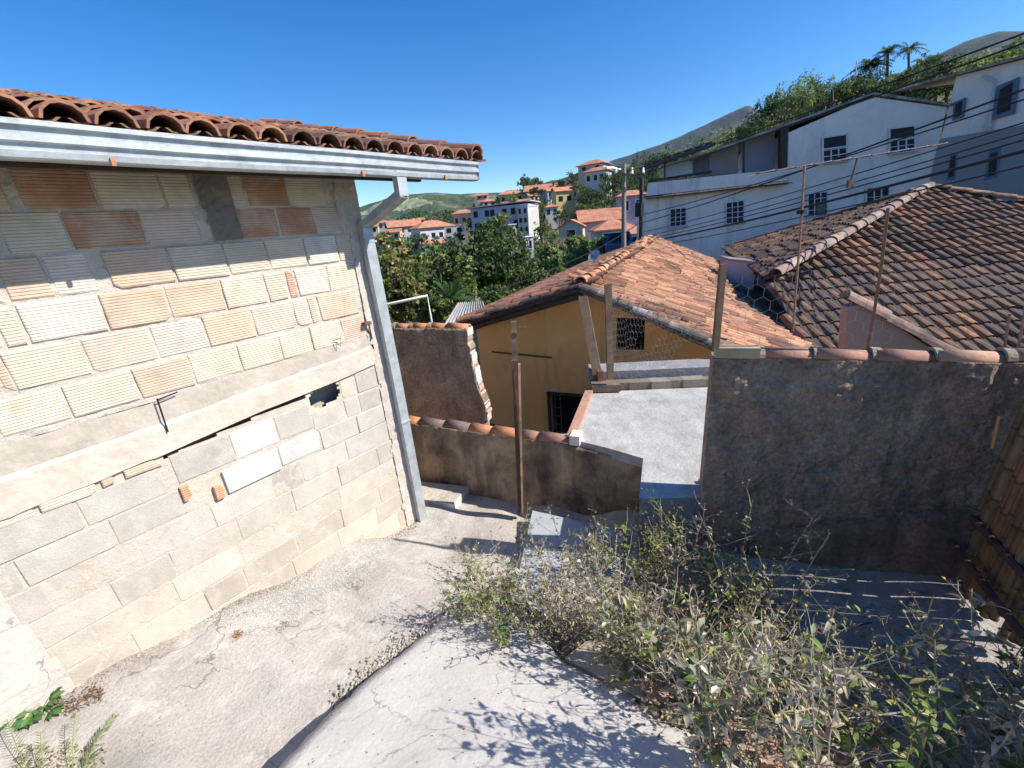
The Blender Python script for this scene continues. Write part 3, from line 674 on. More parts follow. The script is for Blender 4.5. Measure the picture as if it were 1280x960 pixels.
for q in (door[0]-.015,door[1]+.015): mb.box(HP(q,hw-.01,-3.4),qv*.02,rv*.03,Vector((0,0,.70)))
mb.box(HP(-.35,hw-.01,door[3]+.02),qv*.39,rv*.03,Vector((0,0,.022)))
for q in (-.64,-.54): mb.box(HP(q,hw+.1,-3.4),qv*.012,rv*.01,Vector((0,0,.67)),0,(2,1.6,1.3))
for i in range(7): mb.box(HP(-.59,hw+.1,-2.85-i*.16),qv*.06,rv*.008,Vector((0,0,.012)),0,(2,1.6,1.3))
mb.build('door_frame',Mt['darkwood'],dr)
# roof: two planes, sagging a little
rr=MB()
sagR=lambda u,v: -.05*math.sin(min(1,max(0,u/LH))*math.pi*2.0)*(.4+.6*v/3.6)+.03*mn.noise(Vector((u*.5,v*.5,1)))
def tintR(u,v,c):
    k=.85+.35*mn.noise(Vector((u*.6,v*.8,4)))+.12
    if mn.noise(Vector((u*.9,v*1.3,9)))>.25: c=(c[0]*.62,c[1]*.62,c[2]*.66)
    return tuple(max(0.02,x*k) for x in c)
OE=HP(SE,-.02,AP.z-SE*MSL)
# u runs away from the camera along the eave, uphill is -qv
tile_plane(rr,OE,rv,-qv,MSL,LH,SE-.03,lambda u,v:True,TBRIGHT,pw=.175,tl=.33,r=.072,jit=.022,sag=sagR,tint=tintR)
OL=HP(-WL,-.02,AP.z-WL*SL)
tile_plane(rr,OL,rv,qv,SL,LH-1,WL-.03,lambda u,v:True,TILE,pw=.175,tl=.33,r=.072,jit=.02,tint=lambda u,v,c:tuple(x*(.85+.5*mn.noise(Vector((u,v,2)))) for x in c))
ridge_tiles(rr,HP(0,-.05,AP.z+.03),HP(0,4.4,AP.z+.06),TBRIGHT,r=.09,lift=.0)
ridge_tiles(rr,HP(0,4.4,AP.z+.03),HP(0,6.3,AP.z-.10),TBRIGHT,r=.09,lift=.0)
ridge_tiles(rr,HP(0,6.3,AP.z-.08),HP(.05,7.6,AP.z+.16),TBRIGHT,r=.09,lift=.0)
ridge_tiles(rr,HP(0,7.6,AP.z+.04),HP(0,LH,AP.z+.06),TBRIGHT,r=.09,lift=.0)
rf_=rr.build('tile_roof',Mt['tile'],yh)
# roof boarding below the tiles
mb=MB(); 
for s,w_,sg in ((1,SE,MSL),(-1,WL,SL)):
    mb.hexa([HP(0,.0,AP.z-.07),HP(s*w_,.0,AP.z-.07-w_*sg),HP(s*w_,LH,AP.z-.07-w_*sg),HP(0,LH,AP.z-.07),HP(0,.0,AP.z-.055),HP(s*w_,.0,AP.z-.055-w_*sg),HP(s*w_,LH,AP.z-.055-w_*sg),HP(0,LH,AP.z-.055)])
    for i in range(22):
        r_=.2+i*.52
        mb.hexa([HP(s*.02,r_,AP.z-.16),HP(s*(w_-.05),r_,AP.z-.16-w_*sg),HP(s*(w_-.05),r_+.06,AP.z-.16-w_*sg),HP(s*.02,r_+.06,AP.z-.16),HP(s*.02,r_,AP.z-.072),HP(s*(w_-.05),r_,AP.z-.072-w_*sg),HP(s*(w_-.05),r_+.06,AP.z-.072-w_*sg),HP(s*.02,r_+.06,AP.z-.072)])
mb.build('roof_timbers',Mt['darkwood'],yh)
# verge: mortared tiles on the right, round poles on the left
mb=MB(); a=HP(.0,-.03,AP.z+.0); b_=HP(SE-.1,-.03,AP.z-MSL*(SE-.1)+.0)
ridge_tiles(mb,b_,a,[(.24,.20,.17),(.30,.26,.23),(.34,.29,.26),(.18,.14,.12)],tl=.26,r=.08,lift=-.02)
mb.tube([a+Vector((0,0,-.05)),b_+Vector((0,0,-.05))],.045,7,0,(.2,.16,.14)); mb.build('verge_tiles',Mt['oldtile'],yh)
mb=MB()
for k,(dz,r_,off) in enumerate(((-.035,.05,-.03),(-.13,.055,.02))):
    pts=[HP(-WL*f-.0,off+.02*mn.noise(Vector((f*5,k,0))),AP.z+dz-WL*SL*f+.02*mn.noise(Vector((f*7,k,3)))) for f in [i/9 for i in range(10)]]
    mb.tube(pts,r_,9,0,(1.1,1,1))
mb.build('barge_pole',Mt['darkwood'],yh,True)
mb=MB(); ridge_tiles(mb,HP(-WL,-.02,AP.z-WL*SL),HP(0,-.02,AP.z),TEAVE+[(.12,.08,.07)],tl=.3,r=.07,lift=-.01); mb.build('verge_tiles',Mt['oldtile'],yh)
# leaning prop under the apex, its foot on the slab
mb=MB(); a=at(729,372,5.95); b_=at(748,474,5.15); sx=(b_-a).normalized(); sd_=Vector((.9,-.4,0)).normalized()
mb.box((a+b_)/2,(b_-a)/2,sd_*.06,sx.cross(sd_)*.045,0,(.8,.76,.74)); mb.build('gable_prop',Mt['wood'],yh)
mb=MB(); mb.box(HP(1.5,hw-.02,-1.62),qv*.02,rv*.02,Vector((0,0,.05))); mb.build('wall_stub',Mt['darkwood'],yh)
# pipe running on the gable
mb=MB(); mb.tube([HP(-1.7,hw-.03,-2.0),HP(-.62,hw-.03,-2.06)],.014,6); mb.build('wall_pipe',Mt['metal'],yh)
# wooden blocks where the posts stand on the slab
mb=MB(); p=at(757,486,5.0); mb.box(p+Vector((0,0,.03)),(.17,-.03,0),(.01,.07,0),(0,0,.045)); tag(mb.build('foot_block',Mt['wood']),'small timber block under the feet of the props at the back of the pale slab','block')
mb=MB(); p=at(748,470,5.1); mb.box(p+Vector((0.02,0,.0)),(.035,0,0),(0,.04,0),(0,0,.07),0,(.9,.55,.5)); tag(mb.build('wedge_block',Mt['wood']),'brown wedge block squeezed between the leaning prop and the upright plank','block')
# ------------------------------------------------------------------ posts and rods
def plank(name,a,b_,w_,t_,m_,label,cat,col=(1,1,1),group=None,bend=0):
    mb=MB(); d=(b_-a); d.normalize(); side=Vector((d.z,0,-d.x)).normalized(); o=d.cross(side)
    N=8
    for i in range(N):
        p=a.lerp(b_,i/N); q=a.lerp(b_,(i+1)/N); 
        k0=side*bend*math.sin(math.pi*i/N); k1=side*bend*math.sin(math.pi*(i+1)/N); wj=w_*(1+.05*math.sin(i*2.1)); wj2=w_*(1+.05*math.sin((i+1)*2.1))
        mb.hexa([p+k0-side*wj-o*t_,p+k0+side*wj-o*t_,p+k0+side*wj+o*t_,p+k0-side*wj+o*t_,q+k1-side*wj2-o*t_,q+k1+side*wj2-o*t_,q+k1+side*wj2+o*t_,q+k1-side*wj2+o*t_],0,col)
    return tag(mb.build(name,m_),label,cat,group)
pp=thing('wooden_post','thin tall wooden post of two nailed planks in front of the low tiled wall','post',(-.02,3.68,-2.82))
for nm,a,b_,w_,col in (('upper_plank',at(642,402,3.72),at(646,500,3.70),.026,(.95,.9,.85)),('lower_plank',at(643,450,3.66),at(651,642,3.66),.026,(.6,.5,.45)),('pale_batten',at(649,455,3.60),at(653,640,3.62),.010,(2.2,1.9,1.7))):
    mb=MB(); d=(b_-a)/2; s_=Vector((1,0,.02)); mb.box((a+b_)/2,d,s_*w_,Vector((0,1,0))*.022,0,col); mb.build(nm,Mt['wood'],pp)
mb=MB(); p=at(648,410,3.68); mb.tube([p,p+Vector((.07,-.01,.005))],.006); mb.build('nail',Mt['metal'],pp)
plank('upright_plank',at(760,355,4.95),at(763,474,4.95),.038,.02,Mt['wood'],'grey upright plank at the back of the pale slab holding the chicken wire','post',(.85,.8,.78))
plank('wall_plank',at(904,330,2.98),at(894,436,2.98),.019,.015,Mt['wood'],'brown plank standing on the left end of the dark wall','post',(.75,.7,.65))
def rod(a,b_,r,label,col=(1,1,1),m_='metal',bend=.0):
    mb=MB(); side=Vector((1,0,0)); pts=[a.lerp(b_,i/8)+side*bend*math.sin(math.pi*i/8) for i in range(9)]
    mb.tube(pts,r,6,0,col); return tag(mb.build('steel_rod',Mt[m_]),label,'rod')
rod(at(1110,260,3.3),at(1084,438,3.3),.009,'long rusty steel rod standing behind the dark wall, right of the antenna mast',(1.7,1.4,1.1),bend=.01)
rod(at(1284,372,4.0),at(1272,440,4.0),.008,'thin steel rod by the right edge of the photo, above the dark wall',(2.5,2.3,2.1))
rod(at(1262,392,3.9),at(1255,440,3.9),.008,'short steel rod above the dark wall, left of the one at the right edge',(2.2,2.0,1.8))
rod(at(1249,520,3.0),at(1240,560,3.0),.006,'pale stick leaning on the dark wall beside the bamboo',(3.2,2.4,1.2))
# chicken wire between the posts
def netting(corners,cell,label,ragged=.3,seed=1):
    a,b_,c,d=corners; rnd=random.Random(seed); mb=MB(); W=(b_-a).length; H=(d-a).length; nx_=int(W/cell); nz_=int(H/(cell*.87))
    def P(u,v):
        p=a.lerp(b_,u).lerp(d.lerp(c,u),v); return p+Vector((0,.05*mn.noise(p*3),.02*mn.noise(p*4+Vector((4,4,4)))))
    for k in range(nz_):
        for i in range(nx_):
            u=(i+(.5 if k%2 else 0))/nx_; v=k/nz_; du=.5/nx_; dv_=1/nz_
            if mn.noise(Vector((u*3+seed,v*3,seed)))>ragged: continue
            p0=P(u,v); p1=P(u+du,v+dv_*.35); p2=P(u-du,v+dv_*.35); p3=P(u,v-dv_*.65+dv_) if False else None
            mb.tube([p0,p1],.0009,3,0,cap=False); mb.tube([p0,p2],.0009,3,0,cap=False); mb.tube([p1,P(u+du,v+dv_)],.0011,3,0,cap=False)
    return tag(mb.build('chicken_wire',Mt['wire']),label,'netting')
netting((at(762,470,4.9),at(893,440,3.05),at(903,352,3.05),at(760,372,4.9)),.085,'torn chicken wire stretched between the upright plank and the dark wall, before the yellow gable',.22,3)
netting((dpt(.05,-.86),dpt(1.0,-.86),dpt(1.0,-.42),dpt(.05,-.40)),.08,'loose chicken wire rising from the dark wall below the antenna',.95,5)
# rusty bits: white board at the downspout foot, low slab step
mb=MB(); a=at(494,548,4.15); mb.box(a+Vector((.02,0,-.12)),Vector((.075,.02,0)),Vector((0,.012,0)),Vector((.01,0,.19)),0,(.85,.85,.8)); tag(mb.build('white_board',Mt['paint']),'small white board leaning behind the foot of the downspout','board')
# concrete step slab by the downspout
zt=-2.74; ps=[onz(500,652,-2.80),onz(524,598,zt),onz(582,606,zt),onz(566,629,zt),onz(540,626,zt-.005),onz(500,622,zt)]
ps=[onz(470,596,zt),onz(585,608,zt),onz(566,630,zt),onz(470,616,zt)]
mb=MB(); mb.poly(ps,0,(1.25,1.2,1.15))
for i in range(4): a,b_=ps[i],ps[(i+1)%4]; dz=Vector((0,0,-.13)); mb.quad(b_,a,a+dz,b_+dz,0,(1.7,1.65,1.6))
tag(mb.build('concrete_step',Mt['concrete']),'flat concrete step in front of the low wall, beside the downspout','step')
# white pipe frame beyond the broken wall
mb=MB(); mb.tube([at(430,392,5.9),at(534,370,5.9),at(541,410,5.9)],.02,8); tag(mb.build('pipe_frame',Mt['pvc'],None,True),'thin white pipe frame rising behind the broken wall','pipe')
# small grey shed roof beyond it
mb=MB(); c4=[at(553,408,9.),at(612,404,8.6),at(604,377,11.5),at(572,379,11.8)]
n=26
for i in range(n):
    for k in range(1):
        f0=i/n;f1=(i+1)/n; h0=.03*math.sin(i*math.pi);  o0=.03 if i%2 else -.02; o1=.03 if (i+1)%2 else -.02
        mb.quad(c4[0].lerp(c4[1],f0)+Vector((0,0,o0)),c4[0].lerp(c4[1],f1)+Vector((0,0,o1)),c4[3].lerp(c4[2],f1)+Vector((0,0,o1)),c4[3].lerp(c4[2],f0)+Vector((0,0,o0)))
shd=thing('shed','low shed with a grey corrugated roof among the bushes behind the broken wall','shed',tuple(at(583,420,10)))
mb.build('corrugated_roof',Mt['fibre'],shd)
mb=MB(); cc=[p.copy() for p in c4]; mid=sum(cc,Vector())/4; cc=[p.lerp(mid,.12)+Vector((0,0,-.05)) for p in cc]; lo=[Vector((p.x,p.y,-4.5)) for p in cc]
mb.hexa(lo+cc,0,(.35,.33,.3)); mb.build('wall',Mt['paint'],shd)
# pale painted concrete ramp that shows among the weeds
A1,B1,C1,D1=[onz(666,641,-2.735),onz(780,668,-2.63),onz(762,790,-2.53),onz(640,760,-2.60)]
mb=MB(); n=26
for i in range(n+1):
    for k in range(n+1):
        q=A1.lerp(D1,i/n).lerp(B1.lerp(C1,i/n),k/n); mb.v.append((q.x,q.y,q.z+.03+mn.noise(q*8)*.004))
for i in range(n):
    for k in range(n): q=i*(n+1)+k; mb.f.append((q,q+1,q+n+2,q+n+1)); mb.m.append(0); mb.c.append((1,1,1))
ps=[A1,B1,C1,D1]
for i in range(4): a,b_=ps[i]+Vector((0,0,.03)),ps[(i+1)%4]+Vector((0,0,.03)); mb.quad(b_,a,a-Vector((0,0,.14)),b_-Vector((0,0,.14)))
structure(mb.build('ramp',Mt['palefibre']))
# bamboo fence on the right
fB=dP+dwd*1.60; fd=Vector((math.sin(R(204)),math.cos(R(204)),0)); bf=thing('bamboo_fence','fence of upright brown bamboo canes on two rails at the right edge','fence',(fB.x,fB.y,-2.5))
u=.02; k=0
while u<3.0:
    r_=random.uniform(.016,.026); base=fB+fd*u; lean=Vector((.05+random.uniform(-.012,.012),random.uniform(-.035,-.02),0)); h_=random.uniform(1.5,2.0) if u<.6 else random.uniform(.95,1.2)
    a=Vector((base.x+random.uniform(-.02,.02),base.y,-2.36+random.uniform(-.08,.08))); b_=a+lean+Vector((0,0,h_))
    mb=MB(); nn_=int(h_/.2); c=random.choice(((1,1,1),(1.25,1.1,.9),(.75,.7,.7),(1.15,.85,.75)))
    pts=[];
    for i in range(nn_+1):
        p=a.lerp(b_,i/nn_); pts+= [p-Vector((0,0,.008)),p,p+Vector((0,0,.008))]
    # radius swells at each joint
    b0=len(mb.v); N=len(pts)
    for i,p in enumerate(pts):
        rr_=r_*(1.16 if i%3==1 else 1.0)
        for q in range(8): an=2*math.pi*q/8; mb.v.append((p.x+math.cos(an)*rr_,p.y+math.sin(an)*rr_,p.z))
    for i in range(N-1):
        for q in range(8): q2=(q+1)%8; mb.f.append((b0+i*8+q,b0+i*8+q2,b0+(i+1)*8+q2,b0+(i+1)*8+q)); mb.m.append(0); mb.c.append(tuple(x*(.45 if i%3!=2 else 1) for x in c))
    mb.build('cane',Mt['bamboo'],bf,True); u+=r_*1.85; k+=1
for z,o in ((-2.14,.10),(-1.95,.03)):
    mb=MB(); side=Vector((fd.y,-fd.x,0)); side=side if side.dot(-fB)>0 else -side
    p0=fB+side*o+Vector((0,0,z)); mb.tube([p0-fd*.05,p0+fd*1.5+Vector((0,0,.01)),p0+fd*3.05],.021,8,0,(1.5,1.3,1.2)); mb.build('rail',Mt['darkwood'],bf)
# ================================================================== land beyond the yard
crestpx=[(300,290),(440,280),(480,281),(530,272),(560,266),(600,254),(650,240),(690,230),(735,216),(770,212),(810,203),(860,186),(920,166),(960,142),(1010,130),(1100,116),(1160,100),(1200,92),(1280,74)]
CT_=[azt(*p) for p in crestpx]
def crest(a):
    if a<CT_[0][0]: return CT_[0][1]
    if a>CT_[-1][0]: return CT_[-1][1]*max(0,1-(a-CT_[-1][0])/60)
    return interp(a,CT_)
def D1(a): return interp(a,[(-20,230),(8,210),(20,160),(45,120)])
def t0(a): return interp(a,[(-60,-.30),(-5,-.28),(8,-.35),(50,-.35),(90,-.3)])
def hill_at(a,D):
    f=math.log(max(D,12)/12)/math.log(D1(a)/12)
    return D*(t0(a)+(crest(a)-t0(a))*f)
def hillD(px,py):
    a,t=azt(px,py); f=(t-t0(a))/(crest(a)-t0(a)); f=min(1,max(0,f)); return 12*(D1(a)/12)**f
g=MB(); azs=[-180+i*4 for i in range(32)]+[-52+i*.75 for i in range(160)]+[68+i*4 for i in range(28)]+[180]
Ds=[.01,4,8,12]+[12*(1.055**i) for i in range(1,56)]
rowsn=0
def gnd(a,D):
    if D<=12: return -3.4+(12*t0(a)+3.4)*max(0,(D-7)/5)
    d1=D1(a)
    if D<=d1: z=hill_at(a,D)
    else: z=crest(a)*d1-(D-d1)*.12
    return z+mn.noise(Vector((D*.09,a*.4,1)))*min(3.,D*.02)
DD=Ds+[260,320,420,600,900,1500,3000,4100]
for a in azs:
    for D in DD:
        z=gnd(a,D) if D<=420 else max(-40,crest(a)*D1(a)-(D-D1(a))*.12)
        g.v.append((math.sin(R(a))*D,math.cos(R(a))*D,z))
nD=len(DD)
for i in range(len(azs)-1):
    for k in range(nD-1): q=i*nD+k; g.f.append((q,q+nD,q+nD+1,q+1)); g.m.append(0); g.c.append((1,1,1))
structure(g.build('ground',Mt['earth'],None,True))
def ridge(name,pxs,D,Dn,tn,mt,amp,colf=None,dstep=.3,rows=34):
    tb=[azt(*p) for p in pxs]; mb=MB(); a=tb[0][0]; A=[]
    while a<tb[-1][0]: A.append(a); a+=dstep
    for a in A:
        tc=interp(a,tb)
        for k in range(rows+4):
            f=k/rows
            if f<=1: d=Dn+(D-Dn)*f; t=tn+(tc-tn)*(f**1.15); z=t*d
            else: d=D*(1+(f-1)*3); z=tc*D-(d-D)*.5
            nz=mn.fractal(Vector((math.sin(R(a))*d/(amp*9),math.cos(R(a))*d/(amp*9),f)),.9,2.1,6)*amp*(1 if f<.93 else .25)
            mb.v.append((math.sin(R(a))*d,math.cos(R(a))*d,z+nz))
    n=rows+4
    for i in range(len(A)-1):
        for k in range(n-1):
            q=i*n+k; mb.f.append((q,q+n,q+n+1,q+1)); mb.m.append(0)
            mb.c.append(colf(A[i],k/rows) if colf else (1,1,1))
    return structure(mb.build(name,mt,None,True))
def hcol(a,f):
    v=mn.noise(Vector((a*.45,f*3.5,3)))
    if .70<f<.90 and -17.5<a<-8 and abs(f-.84+.010*(a+12)+.03*mn.noise(Vector((a*1.3,1,1))))<.06: return (4.2,3.0,3.2)
    if v>.38: return (1.7,1.45,1.5)
    return (1,1,1)
ridge('hills',[(300,262),(440,262),(475,252),(500,243),(545,240),(575,244),(600,241),(640,240),(690,226),(720,222),(800,215),(900,200)],1300,500,-.02,Mt['hill'],16,hcol,.12,60)
ridge('mountain',[(600,262),(650,248),(700,224),(745,209),(790,192),(850,170),(900,148),(935,131),(960,142),(1000,130),(1060,112),(1120,100),(1170,70),(1205,52),(1250,38),(1290,40),(1420,70)],3600,1500,-.01,Mt['mount'],45,None,.3,40)
# ------------------------------------------------------------------ foliage helpers
rng=np.random.default_rng(5)
def leafmesh(name,P,size,cols,M,parent=None,flat=.0,asp=.55,off=None,up_=.3):
    """P: n x 3 leaf centres, size n, cols n x 3; each leaf a folded four sided blade"""
    n=len(P); d=rng.normal(size=(n,3)); d[:,2]=d[:,2]*(1-flat); d/=np.linalg.norm(d,axis=1)[:,None]
    nn_=rng.normal(size=(n,3)); nn_[:,2]+=up_*3; s=np.cross(d,nn_); s/=np.linalg.norm(s,axis=1)[:,None]+1e-9
    k=np.cross(s,d)
    sz=size[:,None]
    a=P-d*sz*.5; b=P+s*sz*asp*.5+k*sz*.08; c=P+d*sz*.5-k*sz*.10; e=P-s*sz*asp*.5+k*sz*.08
    V=np.stack([a,b,c,e],1).reshape(-1,3)
    if off is None: off=P.mean(0) if parent is None else np.array(parent['_o'])
    V=V-off
    me=bpy.data.meshes.new(name); me.vertices.add(4*n); me.vertices.foreach_set('co',V.ravel())
    me.loops.add(4*n); me.loops.foreach_set('vertex_index',np.arange(4*n)); me.polygons.add(n); me.polygons.foreach_set('loop_start',np.arange(0,4*n,4)); 
    me.update(calc_edges=True); me.materials.append(M)
    ca=me.color_attributes.new('Col','FLOAT_COLOR','CORNER'); cc=np.ones((n,4)); cc[:,:3]=cols; ca.data.foreach_set('color',np.repeat(cc,4,axis=0).astype(np.float32).ravel())
    o=bpy.data.objects.new(name,me); COL.objects.link(o)
    if parent is not None: o.parent=parent
    else: o.location=off
    o['_o']=tuple(off); return o
def clump_points(blobs,n,shell=.55):
    """points through the volume of several blobs, thicker towards their skins, broken into twigs"""
    out=[];w_=np.array([b[1][0]*b[1][1]*b[1][2] for b in blobs])**(2/3); w_=w_/w_.sum()
    for (c,r),k in zip(blobs,w_):
        m_=max(8,int(n*k)); tw=max(3,m_//22)
        d=rng.normal(size=(tw,3)); d/=np.linalg.norm(d,axis=1)[:,None]; rad=rng.uniform(shell**1.5,1.08,size=tw)**.8
        cen_=np.array(c)+d*rad[:,None]*np.array(r)
        idx=rng.integers(0,tw,m_); p=cen_[idx]+rng.normal(size=(m_,3))*np.array(r)*.13
        out.append((p,idx+len(out)*1000))
    return np.concatenate([o[0] for o in out]),np.concatenate([o[1] for o in out])
def leafcols(ids,pal,var=.25):
    pal=np.array(pal); h=(np.sin(ids*12.9898)*43758.5453)%1; base=pal[(h*len(pal)).astype(int)%len(pal)]
    k=rng.uniform(1-var,1+var,size=(len(ids),1)); g=.75+.5*((np.sin(ids*78.233)*12543.1)%1)[:,None]
    return np.clip(base*k*g,0.005,.9)
def tree(name,label,base,blobs,nleaf,lsize,pal,trunk_r,group=None,cat='tree',limbs=5,fork=.35,up_=.3,asp=.55):
    base=Vector(base); t=thing(name,label,cat,tuple(base),group)
    mb=MB(); top=Vector(blobs[0][0]); mid=base.lerp(top,fork)+Vector((random.uniform(-.1,.1),random.uniform(-.1,.1),0))*trunk_r*5
    mb.tube([base-Vector((0,0,.3)),base.lerp(mid,.5)+Vector((trunk_r*.6,0,0)),mid],trunk_r,7,0,(1,1,1),trunk_r*.7)
    for c,r in blobs[:limbs+3]:
        c=Vector(c); q=mid.lerp(c,.5)+Vector((random.uniform(-1,1),random.uniform(-1,1),.3))*r[0]*.15
        mb.tube([mid,q,c+Vector((0,0,r[2]*.3))],trunk_r*.6,5,0,(1,1,1),trunk_r*.12)
        for _ in range(3):
            e=c+Vector((random.uniform(-1,1)*r[0],random.uniform(-1,1)*r[1],random.uniform(-.2,1)*r[2]))*.85
            mb.tube([q.lerp(c,.4),e],trunk_r*.2,4,0,(1,1,1),trunk_r*.06)
    mb.build('trunk',Mt['bark'],t)
    P,ids=clump_points(blobs,nleaf); sz=rng.uniform(.6,1.3,len(P))*lsize
    leafmesh('crown',P,sz,leafcols(ids,pal),Mt['leaf'],t,up_=up_,asp=asp)
    return t
def blobs_px(items,D,depth=.9):
    out=[]
    for px,py,rx,ry in items:
        dd=D*(1+random.uniform(-.06,.06)); c=at(px,py,dd); m_=dd/ (F*.93)
        out.append((tuple(c),(rx*m_,rx*m_*depth,ry*m_)))
    return out
G_DARK=[(.05,.085,.03),(.07,.11,.04),(.038,.065,.025),(.09,.125,.05)]
G_MID=[(.09,.14,.045),(.12,.17,.055),(.07,.115,.04),(.15,.18,.07)]
G_YEL=[(.19,.20,.06),(.27,.25,.09),(.13,.16,.045),(.32,.28,.13),(.09,.12,.04)]
G_BRT=[(.15,.22,.06),(.20,.27,.08),(.12,.18,.05),(.24,.26,.10)]
G_DRY=[(.20,.17,.12),(.15,.14,.10),(.24,.20,.14),(.11,.12,.07)]
def gp_(px,py,D=None):
    D=D or hillD(px,py); a,_=azt(px,py); z=gnd(a,D); return Vector((math.sin(R(a))*D,math.cos(R(a))*D,z))
# trees just over the broken wall
tree('leafy_tree','broad leaved yellow green tree right behind the downspout',gp_(505,420,12.5),blobs_px([(490,345,26,28),(515,372,26,22),(470,375,30,30),(520,340,20,20),(500,318,18,14),(545,385,22,18),(480,310,14,12)],12.5),5200,.17,G_YEL,.10,asp=.6)
tree('leafy_tree','dark green tree between the yellow green tree and the round tree',gp_(560,420,17),blobs_px([(553,340,24,26),(570,322,20,16),(540,365,22,22),(575,355,22,24),(548,318,12,10)],17),4200,.2,G_MID+G_BRT+G_DARK,.14)
tree('round_tree','big round dark green tree below the lavender building',gp_(618,400,22),blobs_px([(620,325,34,30),(603,305,22,22),(640,312,20,22),(615,290,20,14),(600,345,24,24),(648,340,20,22),(625,360,30,18),(588,325,14,18)],22),9000,.22,G_DARK+G_MID+[(.07,.12,.035)],.22)
tree('pale_bush','greyish green bush under the white house with orange roof',gp_(590,400,15.5),blobs_px([(545,395,18,12),(560,310,16,12),(535,305,14,12)],24),1800,.2,[(.12,.15,.09),(.09,.12,.06),(.16,.17,.11)],.07,cat='bush')
tree('leafy_bush','green bush beside the shed roof',gp_(600,400,13),blobs_px([(620,372,20,12),(640,385,16,10)],13),1700,.13,G_MID,.05,cat='bush')
for i,(px,py,rx,ry,D,lab) in enumerate([(668,352,24,18,24,'bright green bush on the bank right of the big round tree'),(700,338,26,18,26,'bright green bush on the bank, middle of the row behind the yellow roof'),(735,322,24,16,28,'bright green bush on the bank just left of the satellite dish'),(650,378,20,12,17,'bright green bush lowest on the bank above the tiled roof'),(690,318,18,12,34,'pale green bush under the leafless trees'),(758,306,16,10,33,'pale green bush left of the blue car'),(722,305,14,10,38,'small pale green bush before the cream cottage')]):
    tree('bank_bush',lab,gp_(px,py+ry,D),blobs_px([(px+random.uniform(-.6,.6)*rx,py+random.uniform(-.4,.5)*ry,rx*.6,ry*.7) for _ in range(6)],D),3200,.009*D,G_BRT+[(.20,.23,.10)],.05,cat='bush',up_=.8)
# fan palm like plant
def palm(name,label,base,top,fr,nf,pal,group=None,droop=.9,wdt=.12,cat='palm'):
    base=Vector(base);top=Vector(top); t=thing(name,label,cat,tuple(base),group)
    mb=MB(); h=(top-base).length; mb.tube([base,base.lerp(top,.5)+Vector((h*.02,0,0)),top],max(.04,h*.025),6,0,(1,1,1),max(.03,h*.018)); mb.build('trunk',Mt['bark'],t)
    mb=MB()
    for i in range(nf):
        a=2*math.pi*i/nf+random.uniform(-.2,.2); el=random.uniform(-.1,1.2); d=Vector((math.cos(a)*math.cos(el),math.sin(a)*math.cos(el),math.sin(el))); side=Vector((-math.sin(a),math.cos(a),0)); c=random.choice(pal); L=fr*random.uniform(.8,1.1)
        N=9; prev=None
        for k in range(N):
            f=k/(N-1); p=top+d*L*f+Vector((0,0,-droop*L*f*f*.7)); 
            if prev is not None:
                w_=wdt*L*(1-f*.6)
                for sg in (1,-1):   # drooping leaflets either side of the rib
                    q0=prev.lerp(p,.15); q1=prev.lerp(p,.6); tip=prev.lerp(p,1.2)+side*sg*w_+Vector((0,0,-w_*.7)); mb.add([q0,q1,tip],[(0,1,2)],0,c)
                    q0=prev.lerp(p,.6); q1=p; tip=p+(p-prev)*.5+side*sg*w_*.95+Vector((0,0,-w_*.5)); mb.add([q0,q1,tip],[(0,1,2)],0,c)
            prev=p
    mb.build('fronds',Mt['leaf'],t); return t
palm('cabbage_palm','spiky green plant with strap leaves above the grey shed roof',gp_(565,395,12.),at(563,372,12.),.7,34,[(.05,.10,.03),(.08,.14,.05)],droop=.3,wdt=.22,cat='plant')
for (px,py,lab,pal) in ((1088,88,'leftmost bushy palm on the skyline above the gabled white house',G_DARK),(1110,70,'tall palm on the skyline, second from the left',G_DARK),(1136,66,'tall palm on the skyline, third from the left',G_DARK),(1157,86,'wide palm among dark trees, rightmost on the skyline',G_MID)):
    Dp=105.; palm('palm_tree',lab,gp_(px,125,Dp),at(px,py-5,Dp),2.5 if 'wide' not in lab and 'bushy' not in lab else 3.4,26 if 'tall' in lab else 40,pal,'palms on the skyline',droop=.8,wdt=.25)
